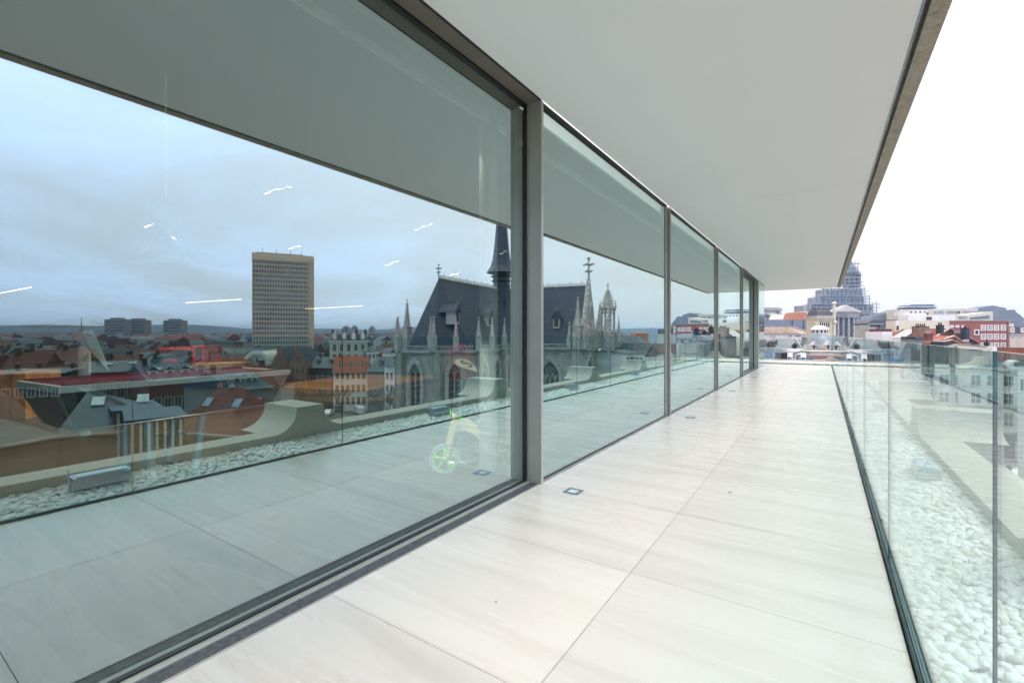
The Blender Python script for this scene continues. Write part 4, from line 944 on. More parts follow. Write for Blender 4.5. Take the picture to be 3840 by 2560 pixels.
    f.tube(fr(0, 0, 9.5), fr(0, 0, 10.6), .08, 5); f.tube(fr(-.3, 0, 10.1), fr(.3, 0, 10.1), .08, 5); f.tube(fr(0, -.3, 10.1), fr(0, .3, 10.1), .08, 5)
    P("stair_turret", f, M_STN2, t); pinnacle(-10.4, 18.4, GZ+8, -.2, 4.0, .5)
church()
# ---------------------------------------------------------------- office tower
def office_tower():
    D0, D1 = 255, 268; fr = FP(945, D0, 1160, D1, XG1); W_ = fr.len; zt = zof(951, 260); dep = 22
    t = T("office_tower", 'tall beige office tower with a grid of blue windows reflected in the near pane', 'office tower', fr(W_/2, 0, GZ))
    M_C = mat("tower_concrete", (.66, .57, .44), .8, .08, .1, stain=.1); M_G = mat("tower_glass", (.12, .21, .32), .12, .5, .12)
    f = MB(); r = 2.6; pts = [(0, 0), (W_, 0)]+[(W_+r*math.sin(math.radians(k)), r-r*math.cos(math.radians(k))) for k in (20, 40, 60, 80, 90)]+[(W_+r, dep), (0, dep)]
    f.plan(fr, pts, GZ, zt-3.3); P("wall", f, mat("tower_core", (.58, .49, .38), .8, .1, .2), t)
    f = MB(); f.plan(fr, [(a-.15 if a < W_/2 else a+.15, b-.6) for a, b in pts], zt-3.299, zt-.9); f.plan(fr, pts, zt-.899, zt); P("parapet", f, M_C, t)
    f = MB(); f.plan(fr, [(2, 3), (W_-3, 3), (W_-3, 12), (2, 12)], zt+.001, zt+.8)
    for a in (5, 12, 19, 25): f.tube(fr(a, 4, zt), fr(a, 4, zt+3.2), .14, 4)
    P("roof_plant", f, M_GREYW, t)
    nf, nc = 21, 21; z0 = zof(1345, 260); fh = (zt-3.6-z0)/nf; f = MB()
    for i in range(nf+1): f.box(fr, .2, W_-.2, -.55, -.01, z0+i*fh-.45, z0+i*fh+.35)
    P("spandrel_band", f, M_C, t); f = MB()
    for k in range(nc+1): a = .4+(W_-.8)*k/nc; f.box(fr, a-.17, a+.17, -.75, -.56, z0-.5, zt-3.5)
    P("facade_fin", f, M_C, t)
    n = 0; rest = MB()
    for i in range(nf-1, -1, -1):
        for k in range(nc):
            a0 = .4+(W_-.8)*k/nc+.2; a1 = .4+(W_-.8)*(k+1)/nc-.2; m_ = MB() if n < 100 else rest
            m_.box(fr, a0, a1, -.3, -.012, z0+i*fh+.351, z0+(i+1)*fh-.451)
            if n < 100: P("window", m_, M_G, t)
            n += 1
    P("window", rest, M_G, t, kind='stuff'); f = MB()
    for i in range(nf): f.box(fr, W_+r+.01, W_+r+.2, r+1, dep-1, z0+i*fh+.5, z0+(i+1)*fh-.6)
    P("side_window", f, M_G, t)
office_tower()
# ---------------------------------------------------------------- square behind the church: houses
X1 = XG1
house("town_house", 'white house with bright orange roof and three dormers left of the church apse', 1250, 128, 1378, 130, X1, 1398, 1334, 9, M_WHITEW, M_TILEO, nx=6, floors=[-8.2-3.0, -8.2-6.6, -8.2-10], ww=.95, hh=2.0, fm=M_BFR, dormers=3, dw=1.1, chim=2)
house("town_house", 'dark-roofed house between the stepped gables and the orange roof', 1152, 133, 1247, 131, X1, 1378, 1338, 9, M_BROWNW, M_SLATE2, nx=4, floors=[-12, -15.5], dormers=2, chim=1)
house("town_house", 'narrow brown house just right of the orange-roofed house', 1380, 128, 1440, 126, X1, 1392, 1336, 9, M_GREYW, M_SLATE2, nx=3, floors=[-11.5, -15], dormers=1, chim=1)
house("town_house", 'tall pale house with slate roof next to the church apse', 1442, 122, 1512, 118, X1, 1372, 1328, 9, M_WHITEW, M_SLATE, nx=4, floors=[-10.5, -13.6, -16.8], dormers=2, dw=.9, ww=.8, hh=1.8, fm=M_BFR, chim=1)
house("tall_house", 'house with brown-red roof behind the square, between the white top floor and the apse', 1425, 150, 1500, 150, X1, 1330, 1288, 9, M_BRICK, M_TILE, nx=3, floors=[], chim=2)
def stepped(px0, px1, D, yb, ypk, lab, steps=6):
    fr = FP(px0, D, px1, D, X1); W_ = fr.len; t = T("stepped_gable_house", lab, 'house', fr(W_/2, 0, GZ), 'houses with stepped brick gables')
    ze, zp = zof(yb, D), zof(ypk, D); f = MB(); f.box(fr, 0, W_, .3, 9, GZ, ze); pts = [(0, GZ), (W_, GZ), (W_, ze)]
    for i in range(steps): a = W_-(W_/2-.35)*(i+1)/steps; z = ze+(zp-ze)*(i+1)/(steps+1); pts += [(a+(W_/2-.35)/steps*.0+.0, z-(zp-ze)/(steps+1)), (a, z)]
    q = [(W_-a, z) for a, z in pts[3:]][::-1]; pts += [(W_/2+.35, zp), (W_/2-.35, zp)]+q+[(0, ze)]
    f.prism(fr, pts, -.05, .29); P("wall", f, mat("pink_brick", (.30, .15, .10), .85, .2, 1, bands=3, bandcol=.85), t)
    f = MB(); gable_roof(f, fr, .2, W_-.2, .5, 9, ze+.01, zp-.5, .0, flip=True); P("roof", f, M_SLATE2, t)
    for k in range(4): wgrid(t, fr, .4, W_-.4, 3, [ze-3.0-k*3.2], .95, 2.0, fm=M_BFR, b=-.05)
    window(t, fr, W_/2-.45, W_/2+.45, ze+.4, ze+2.2, fm=M_BFR, b=-.05); window(t, fr, W_*.28-.35, W_*.28+.35, ze+.2, ze+1.4, fm=M_BFR, b=-.05); window(t, fr, W_*.72-.35, W_*.72+.35, ze+.2, ze+1.4, fm=M_BFR, b=-.05)
stepped(1016, 1082, 132, 1362, 1298, 'stepped brick gable house, left of the pair, under the office tower')
stepped(1084, 1150, 131, 1362, 1296, 'stepped brick gable house, right of the pair, beside the dark roof')
def arch_house():
    D = 134; fr = FP(915, D, 1013, D, X1); W_ = fr.len; ze = zof(1365, D); zp = zof(1317, D)
    t = T("arched_facade_house", 'pale house with a broad arched pediment below the office tower', 'house', fr(W_/2, 0, GZ))
    pts = [(0, GZ), (W_, GZ), (W_, ze)]+[(W_/2+W_/2*math.cos(math.radians(k)), ze+(zp-ze)*math.sin(math.radians(k))) for k in range(10, 180, 10)]+[(0, ze)]
    f = MB(); f.prism(fr, pts, 0, 9); P("wall", f, M_CREAM, t)
    f = MB(); o = [(W_/2+(W_/2+.1)*math.cos(math.radians(k)), ze+(zp-ze+.3)*math.sin(math.radians(k))) for k in range(0, 181, 10)]; i_ = [(W_/2+(W_/2-.7)*math.cos(math.radians(k)), ze+(zp-ze-.9)*math.sin(math.radians(k))) for k in range(180, -1, -10)]
    f.prism(fr, o+i_, -.35, -.005); P("arched_cornice", f, M_WHITEW, t)
    wgrid(t, fr, .3, W_-.3, 4, [ze-2.6, ze-6.2, ze-9.8], .9, 2.1, fm=M_WFR); window(t, fr, W_/2-.5, W_/2+.5, ze+.3, ze+2.0, fm=M_WFR)
arch_house()
def ornate_hotel():
    D = 170; fr = FP(1236, D, 1378, D+4, X1); W_ = fr.len
    t = T("ornate_town_hall", 'ornate pale mansard building with tall windows beyond the orange roof', 'building', fr(W_/2, 0, GZ))
    ze = zof(1282, D); zr = zof(1253, D); f = MB(); f.box(fr, 0, W_, 0, 10, GZ, ze); P("wall", f, M_CREAM, t)
    f = MB(); f.box(fr, -.3, W_+.3, -.4, 10.3, ze+.001, ze+.5); P("cornice", f, M_WHITEW, t)
    f = MB(); vs = [fr(a, b, z) for z, i in ((ze+.501, 0), (zr, 1.2)) for a, b in ((i, i), (W_-i, i), (W_-i, 10-i), (i, 10-i))]; f.add(vs, [(0, 1, 5, 4), (1, 2, 6, 5), (2, 3, 7, 6), (3, 0, 4, 7), (4, 5, 6, 7), (0, 3, 2, 1)]); r_ = P("roof", f, M_SLATE2, t)
    for i in range(4):
        a = W_*(i+.5)/4; f = MB(); f.box(fr, a-.7, a+.7, .2, 1.8, ze+.5, ze+2.6, 0); f.prism(fr, [(a-.9, ze+2.601), (a+.9, ze+2.601), (a, ze+3.6)], .1, 2.0, 0); f.tube(fr(a, .3, ze+3.5), fr(a, .3, ze+4.6), .12, 5); P("dormer", f, M_WHITEW, t)
    wgrid(t, fr, .4, W_-.4, 5, [ze-3.4, ze-7], 1.2, 2.6, fm=M_WFR)
    for a in (.8, W_*.35, W_*.7, W_-.8): chimney(r_, fr, a, 5, zr-.8, zr+1.6, .8, .6, M_BROWNW)
ornate_hotel()
t, fr, ze, zr = house("white_house", 'white building with a small top floor right of the ornate mansard building', 1360, 150, 1428, 150, X1, 1318, 1296, 9, M_WHITEW, M_SLATE2, nx=4, floors=[-6.6, -9.8], chim=1, dormers=2)
house("white_house", 'small white house wedged beside the red-brown roof near the apse', 1432, 142, 1462, 142, X1, 1322, 1304, 8, M_WHITEW, M_SLATE2, nx=2, floors=[-7.6], chim=0)
# ---------------------------------------------------------------- parked cars and bare trees on the square
def _lift(fr):
    return lambda a, b, c: fr(a, b, c+GZ)
def car(px, D, colm, lab, ang=0.0, van=False, mir=X1, pos=None):
    x, y = pos or cam2w((px-1920)/FOC*D, D, mir); fr = _lift(FW(x, y, math.cos(ang), math.sin(ang)))
    t = T("parked_van" if van else "parked_car", lab, 'van' if van else 'car', (x, y, GZ), 'vehicles parked on the square and in the street')
    prof = [(-2.1, .35), (-2.12, .75), (-1.95, .95), (-1.35, 1.02), (-.75, 1.45), (.75, 1.48), (1.5, .98), (2.1, .85), (2.15, .4)] if not van else [(-2.3, .4), (-2.35, 1.9), (-2.2, 2.1), (1.3, 2.1), (1.8, 1.2), (2.35, 1.0), (2.4, .4)]
    f = MB(); f.prism(fr, prof, -.82, .82); P("body", f, colm, t)
    g = [(-1.25, 1.02), (-.7, 1.4), (.7, 1.42), (1.3, 1.0)] if not van else [(.2, 1.25), (.2, 1.95), (1.25, 1.95), (1.65, 1.25)]
    for b in (-.835, .822): f = MB(); f.prism(fr, g, b, b+.013); P("side_window", f, M_WIN, t)
    f = MB(); q = [(.78, 1.44), (1.46, 1.0)] if not van else [(1.32, 2.05), (1.78, 1.24)]
    f.add([fr(q[0][0]+.02, -.7, q[0][1]+.01), fr(q[0][0]+.02, .7, q[0][1]+.01), fr(q[1][0]+.02, .74, q[1][1]+.02), fr(q[1][0]+.02, -.74, q[1][1]+.02)], [(0, 1, 2, 3)]); P("windscreen", f, M_WIN, t)
    for a in (-1.35, 1.35):
        for b in (-.78, .78): f = MB(); f.tube(fr(a, b-.12, .34), fr(a, b+.12, .34), .33, 12); P("wheel", f, M_BLACK, t)
    return t
M_CARW = mat("white_car_paint", (.75, .76, .78), .25, .03); M_CARB = mat("dark_car_paint", (.03, .04, .06), .25, .03); M_CARG = mat("silver_car_paint", (.4, .42, .44), .25, .03, metal=.5)
CL = ['white van parked on the square behind bare trees', 'white car parked left of the white van on the square', 'silver car parked at the near edge of the square', 'white car parked beside the church apse', 'second white car nearer the church apse', 'dark car parked between the trees on the square']
car(1345, 124, M_CARW, CL[0], .4, True); car(1232, 122, M_CARW, CL[1], .9); car(1300, 112, M_CARG, CL[2], .7); car(1430, 110, M_CARW, CL[3], 1.2); car(1448, 104, M_CARW, CL[4], 1.2); car(1268, 128, M_CARB, CL[5], .5)
M_BARK = mat("bare_bark", (.07, .055, .045), .9, .2)
def bare_tree(x, y, z0, h, seed, lab, spread=.55, mirr=None):
    rr = random.Random(seed); t = T("bare_tree", lab, 'tree', (x, y, z0), 'leafless trees')
    tr, cr = MB(), MB()
    def grow(p, d, l, r, k):
        q = p+d*l; (tr if k == 0 else cr).tube(p, q, r, 5 if k < 2 else 3, r*.72)
        if k >= 6: return
        for i in range(3 if k < 4 else 2):
            nd = (d+Vector((rr.uniform(-1, 1), rr.uniform(-1, 1), rr.uniform(-.25, .6)))*spread).normalized(); grow(q, nd, l*rr.uniform(.62, .85), max(r*.62, .018), k+1)
    grow(Vector((x, y, z0)), Vector((rr.uniform(-.05, .05), rr.uniform(-.05, .05), 1)), h*.24, h*.022, 0)
    P("trunk", tr, M_BARK, t); P("crown", cr, M_BARK, t)
TL = ['bare winter tree in front of the white house with orange roof', 'bare tree beside the church apse', 'bare tree left of the white van', 'bare tree at the foot of the stepped gables', 'bare tree by the dark-roofed house']
for i, (px, D, h) in enumerate([(1282, 112, 10), (1432, 100, 11), (1200, 118, 9), (1120, 118, 9), (1165, 110, 8)]):
    x, y = cam2w((px-1920)/FOC*D, D, X1); bare_tree(x, y, GZ, h, i*7+1, TL[i])
# ---------------------------------------------------------------- roofs just across the street (left part of the reflection)
def hip_house(name, lab, px0, D0, px1, D1, ye, yr, depth, wm_, rm_, hip, mir=X1, **k):
    return house(name, lab, px0, D0, px1, D1, mir, ye, yr, depth, wm_, rm_, hip=hip, **k)
t, fr, ze, zr = hip_house("red_roofed_house", 'house with a tall hipped roof of red tiles reflected lower left', 632, 42, 900, 40, 1628, 1452, 6, M_GREYW, M_TILE, (2.6, 2.6), nx=3, floors=[], chim=0, over=.1)
f = MB(); f.cone(fr, fr.len/2, 3, zr, zr+1.1, .12, .02, 6); f.cone(fr, fr.len/2, 3, zr, zr+.25, .3, .2, 6); P("finial", f, M_LEAD, t)
f = MB(); f.box(fr, -.1, fr.len+.1, -.35, -.1, ze-.12, ze+.1); P("gutter", f, M_ZINCB, t)
hip_house("red_dormer_house", 'small house with a low roof of brighter red tiles right of the hipped roof', 830, 50, 925, 49, 1525, 1488, 4, M_WHITEW, M_TILEO, (0, 0), nx=2, floors=[], chim=1, over=.1)
hip_house("zinc_roofed_hall", 'long hall under a dark blue standing-seam zinc roof, lower left', 205, 34, 640, 38, 1618, 1440, 11, M_BROWNW, M_ZINC, (1.5, 6.5), nx=5, floors=[], chim=0, over=.1)
hip_house("zinc_pyramid_house", 'building with a pale zinc pyramid roof at the far lower left of the reflection', -110, 26, 215, 30, 1660, 1450, 9, M_BROWNW, mat("pale_zinc", (.10, .105, .11), .6, .15, .8, bands=1.4, bandcol=.6, vert=True), (4, 4), nx=4, floors=[-9.5], fm=M_BFR, chim=0, over=.2)
def slatted(px0, D0, px1, D1, y0, lab):
    fr = FP(px0, D0, px1, D1, X1); t = T("slatted_extension", lab, 'building', fr(fr.len/2, 0, GZ)); zt = zof(y0, D0); f = MB(); f.box(fr, 0, fr.len, 0, 5, GZ, zt); P("wall", f, M_BROWNW, t)
    f = MB(); f.box(fr, -.2, fr.len+.2, -.5, 5.2, zt+.001, zt+.22); P("flat_roof", f, M_ZINC, t)
    n = 7
    for i in range(n): f = MB(); a = fr.len*(i+.5)/n; f.box(fr, a-.07, a+.07, -.35, -.01, zt-4.2, zt); P("timber_fin", f, M_CREAM, t)
slatted(480, 31, 690, 33, 1585, 'low extension with a zinc lid and pale vertical fins, lower left'); slatted(430, 36, 600, 38, 1548, 'upper flat zinc-covered extension behind the finned one')
t, fr, ze, zr = house("brick_town_house", 'dark brick town house with tall shuttered windows behind the zinc roof', 340, 62, 560, 66, X1, 1392, 1350, 9, mat("plum_brick", (.09, .045, .05), .85, .15, 1, bands=4, bandcol=.88), M_SLATE2, nx=5, floors=[-6.4-1.2, -11], ww=.9, hh=2.4, fm=M_BFR, chim=2)
house("brick_town_house", 'long brick house with steep slate roof behind the red hipped roof', 560, 60, 800, 66, X1, 1420, 1360, 10, M_BRICK, M_SLATE, nx=6, floors=[-9], ww=.9, hh=1.9, fm=M_BFR, chim=2, dormers=4)
house("slate_roofed_house", 'dark slate-roofed house immediately right of the red hipped roof', 880, 52, 1010, 56, X1, 1455, 1385, 9, M_GREYW, M_SLATE, nx=4, floors=[-9.5, -13], fm=M_WFR, chim=1, dormers=3)
house("slate_roofed_house", 'small slate roof with open skylight below the brick houses', 800, 44, 900, 45, X1, 1535, 1478, 6, M_GREYW, M_SLATE, nx=3, floors=[-10.5], fm=M_WFR, chim=1, dormers=1)
house("dark_flat_house", 'low dark house at the left edge below the skyline', -60, 70, 240, 74, X1, 1400, 1380, 14, M_BROWNW, M_SLATE2, nx=6, floors=[-8.6], fm=M_WFR, chim=2)
# tower crane
def crane():
    D = 420; x, y = cam2w((305-1920)/FOC*D, D, X1); zt = zof(1192, D); zj = zof(1227, D); t = T("tower_crane", 'yellow tower crane with a long jib over the far rooftops at left', 'crane', (x, y, GZ))
    M_Y = mat("crane_yellow", (.30, .20, .05), .6, .1); a = Vector((x, y, 0)); d = Vector(cam2w((400-1920)/FOC*D, D, X1)+(0,))-a; d.normalize()
    f = MB()
    for dx in (-.9, .9):
        for dy in (-.9, .9): f.tube((x+dx, y+dy, GZ), (x+dx, y+dy, zj), .22, 4)
    z = GZ
    while z < zj-3: f.tube((x-.9, y-.9, z), (x+.9, y-.9, z+3), .14, 3); f.tube((x+.9, y+.9, z), (x-.9, y+.9, z+3), .14, 3); z += 3
    P("mast", f, M_Y, t); top = Vector((x, y, zt)); f = MB(); f.tube((x-.8, y, zj), top, .25, 4); f.tube((x+.8, y, zj), top, .25, 4); P("apex", f, M_Y, t)
    f = MB(); e = a-d*52; g = a+d*24
    for q in (e, g):
        for h in (0, 1.2): f.tube((x, y, zj+h), (q.x, q.y, zj+h*.6), .2, 4)
        n = 18
        for i in range(n): p0 = a+(q-a)*(i/n); p1 = a+(q-a)*((i+1)/n); f.tube((p0.x, p0.y, zj+(i % 2)*1.1), (p1.x, p1.y, zj+((i+1) % 2)*1.1), .11, 3)
    P("jib", f, M_Y, t); f = MB(); f.tube(top, (e.x+d.x*10, e.y+d.y*10, zj+1.2), .12, 3); f.tube(top, (g.x, g.y, zj+1), .12, 3); P("stay", f, M_Y, t)
    f = MB(); f.box(FW(g.x, g.y), -1.6, 1.6, -1.6, 1.6, zj-2.4, zj+.6); P("counterweight", f, M_GREYW, t)
crane()
# far slab blocks
def slab(px0, px1, y0, D, lab, mm=M_GREYW, mir=X1, rows=8):
    fr = FP(px0, D, px1, D, mir); t = T("apartment_slab", lab, 'apartment block', fr(fr.len/2, 0, GZ), 'distant slab blocks on the skyline'); zt = zof(y0, D)
    f = MB(); f.box(fr, 0, fr.len, 0, D*.02, GZ, zt); P("wall", f, mm, t); f = MB(); f.box(fr, fr.len*.2, fr.len*.8, D*.004, D*.014, zt+.01, zt+D*.0035); P("roof_plant", f, M_GREYW, t)
    h = zt-GZ-D*.004
    for i in range(rows): f = MB(); z = zt-(i+1)*h/rows; f.box(fr, fr.len*.03, fr.len*.97, -D*.0008, -.01, z, z+h/rows*.45); P("window_band", f, M_WIN, t)
slab(391, 466, 1197, 900, 'distant slab block, left of three in a row on the skyline'); slab(471, 541, 1199, 920, 'distant slab block, middle of three in a row'); slab(612, 679, 1201, 940, 'distant slab block, right of three, standing apart')
slab(1282, 1304, 1228, 1300, 'faint far block left above the ornate building'); slab(1318, 1332, 1226, 1350, 'faint far block above the ornate building'); slab(1384, 1397, 1228, 1350, 'faint far block right above the ornate building')
# ---------------------------------------------------------------- sea of small houses: six kinds, copied
protos = []
def proto(i, w_, d_, h, rh, wm_, rm_, flip):
    o = (300+i*30, -900, 0); fr = FW(o[0], o[1]); t = T("gabled_house", '', 'house', o)
    f = MB(); f.box(fr, -w_/2, w_/2, 0, d_, 0, h); 
    if flip: f.prism(fr, [(-w_/2+.01, h+.001), (w_/2-.01, h+.001), (0, h+rh-.2)], .02, d_-.02)
    P("wall", f, wm_, t); f = MB(); gable_roof(f, fr, -w_/2, w_/2, 0, d_, h+.003, h+rh, .3, 0 if i % 2 else 1.2, 0 if i % 2 else 1.2, flip); P("roof", f, rm_, t)
    for k in range(2):
        for j in range(3): c = -w_/2+w_*(j+.5)/3; window(t, fr, c-.5, c+.5, h-2.6-k*3.2, h-.9-k*3.2, fm=M_WFR if i % 2 else M_BFR)
    f = MB(); f.box(fr, w_*.3, w_*.3+.9, d_*.4, d_*.4+.7, h+rh*.3, h+rh+.9); P("chimney", f, M_BRICKD, t)
    protos.append((t, o))
proto(0, 9, 9, 11, 4.5, mat('dull_cream', (.26, .24, .21), .8, .1), M_TILE, False); proto(1, 8, 10, 12, 5, M_BRICK, M_SLATE2, True); proto(2, 12, 9, 10, 4, mat('dull_white', (.36, .37, .38), .8, .1), M_SLATE, False)
proto(3, 8, 9, 13, 4, mat('dull_white', (0, 0, 0)), M_TILE, False); proto(4, 11, 10, 9, 4, M_GREYW, M_TILE, True); proto(5, 14, 10, 12, 3, M_BROWNW, M_SLATE2, False)
DISTRICT = {0: ('cream house with red tiled hipped roof far off in the crowded rooftops', 'far cream houses under red roofs'), 1: ('brick house with grey gable roof far off in the crowded rooftops', 'far brick houses under grey gables'),
            2: ('white house with dark slate roof far off in the crowded rooftops', 'far white houses under slate'), 3: ('white house with dark red roof far off in the crowded rooftops', 'far white houses under dark red roofs'),
            4: ('grey house with red gable roof far off in the crowded rooftops', 'far grey houses under red gables'), 5: ('broad brown house with grey roof far off in the crowded rooftops', 'far broad brown houses')}
used = set()
def scatter(px, D, mir, rr, zadd=0):
    i = rr.randrange(6); t, o = protos[i]
    if i in used:
        n = t.copy(); scene.collection.objects.link(n)
        for ch in list(t.children): c = ch.copy(); scene.collection.objects.link(c); c.parent = n
        t = n
    used.add(i); x, y = cam2w((px-1920)/FOC*D, D, mir); t.location = (x, y, GZ-1+zadd); t.rotation_euler = (0, 0, rr.choice([0, 1.57, .5, 2.1, -.6])+rr.uniform(-.2, .2)); s_ = rr.uniform(.85, 1.25); t.scale = (s_, s_, rr.uniform(.8, 1.1))
    t['label'], t['group'] = DISTRICT[i]
rr = random.Random(11)
for k in range(210):
    px = rr.uniform(-100, 1500); D = rr.choice([rr.uniform(85, 160), rr.uniform(150, 260), rr.uniform(220, 420)])
    if 1000 < px and D < 190: continue
    if 880 < px < 1180 and D > 235: continue
    scatter(px, D, X1, rr, zadd=-D*.002)
for k in range(30): scatter(rr.uniform(2180, 2430), rr.uniform(125, 330), XG2, rr)
house("brown_roofed_house", 'long dark-roofed house right of the church turret, below the horizon', 2335, 105, 2440, 108, XG2, 1300, 1262, 9, M_BROWNW, M_SLATE2, nx=5, floors=[-7.5], chim=1)
house("white_gabled_house", 'house with a bright white triangular gable right of the church in the reflection', 2416, 78, 2474, 80, XG2, 1338, 1286, 8, M_WHITEW, M_SLATE2, nx=3, floors=[-5.6], chim=0, flip=True, over=.1)
house("low_white_house", 'low white house with a row of windows right of the church in the reflection', 2340, 74, 2416, 76, XG2, 1322, 1312, 8, M_WHITEW, M_SLATE2, nx=4, floors=[-3.6], ww=.9, hh=1.2, chim=0)
house("orange_block", 'small orange box building just breaking the horizon right of the church', 2386, 170, 2432, 170, XG2, 1249, 1246.5, 8, mat("orange_panel", (.42, .12, .06), .7, .05), M_GREYW, nx=3, floors=[], chim=0, hip=(1, 1), over=.1, cat='building')
# beyond them one mass of roofs
def mass(a0, a1, r0, r1, n, seed):
    rr = random.Random(seed); f = MB()
    for k in range(n):
        a = math.radians(rr.uniform(a0, a1)); r = r0+(r1-r0)*rr.random()**.7; x, y = r*math.sin(a), r*math.cos(a); an = rr.uniform(0, 3.1); fr = FW(x, y, math.cos(an), math.sin(an))
        w_, d_, h = rr.uniform(9, 26), rr.uniform(8, 14), rr.uniform(7, 15)*(1+r/3000); rh = rr.choice([.3, 3, 4]); mi = rr.randrange(3)
        f.box(fr, 0, w_, 0, d_, GZ, GZ+h, mi); gable_roof(f, fr, 0, w_, 0, d_, GZ+h, GZ+h+rh, 0, mi=3+rr.randrange(3))
    S("far_city", f, [mat('dull_cream', (0, 0, 0)), mat('dull_white', (0, 0, 0)), M_BRICK, M_TILE, M_SLATE2, M_SLATE], 'mass of small roofs fading towards the wooded horizon', 'city', kind='stuff')
mass(20, 120, 420, 1500, 3000, 5)
f = MB(); rr = random.Random(4)
for k in range(1400):
    a = math.radians(rr.uniform(30, 125)); r = rr.uniform(260, 1450); x, y = r*math.sin(a), r*math.cos(a); z = GZ+rr.uniform(3, 9)*(1+r/2500); R_ = rr.uniform(3, 7)
    b = ICO[0][0]*np.array([R_, R_, R_*.8])*(1+np.random.default_rng(k).uniform(-.25, .25, (12, 1)))+np.array([x, y, z]); f.add([tuple(q) for q in b], [tuple(q) for q in ICO[0][1]])
S("far_trees", f, mat("winter_woods", (.045, .055, .04), .95, .3, .3), 'bushy dark woods scattered between the far roofs', 'woods', kind='stuff')
# ---------------------------------------------------------------- city straight ahead, beyond the end of the terrace
def pb(f, px0, px1, y0, y1, D, dep, mi=0, b=0):
    fr = FP(px0, D, px1, D); f.box(fr, 0, fr.len, b, b+dep, GZ if y1 is None else zof(y1, D), zof(y0, D), mi); return f
def pp(f, pts, D, dep, mi=0, b=0):
    fr = FP(pts[0][0], D, pts[0][0]+100, D); f.prism(fr, [fr.at(*p) for p in pts], b, b+dep, mi); return f
def c2(*p): return [(2800+x/5.81, 1130+y/5.81) for x, y in p]
def c3(*p): return [(3200+x/5.81, 1130+y/5.81) for x, y in p]
def c4(*p): return [(3500+x/5.81, 1130+y/5.81) for x, y in p]
def base(px, D, py=1300): x, y = cam2w((px-1920)/FOC*D, D); return (x, y, GZ)
def pwin(parent, px0, px1, y0, y1, D, fm=M_WFR, fw=.12, bars=(1, 0), b=0, proud=.1, **k):
    fr = FP(px0, D, px1, D); return window(parent, fr, 0, fr.len, zof(y1, D), zof(y0, D), fm=fm, fw=fw, bars=bars, b=b, proud=proud, **k)
M_PAL = mat("palace_stone", (.27, .28, .29), .85, .25, .15, stain=.4); M_SCAF = mat("scaffold_steel", (.07, .12, .20), .6, .15, .3); M_DECK = mat("scaffold_deck", (.30, .37, .46), .7, .15, .3)
M_GREYB = mat("blue_grey_slate_wall", (.16, .20, .25), .75, .12, .3, bands=1.6, bandcol=.9)
M_ORANGE = mat("orange_brick", (.42, .19, .125), .85, .12, 1, bands=4, bandcol=.88)
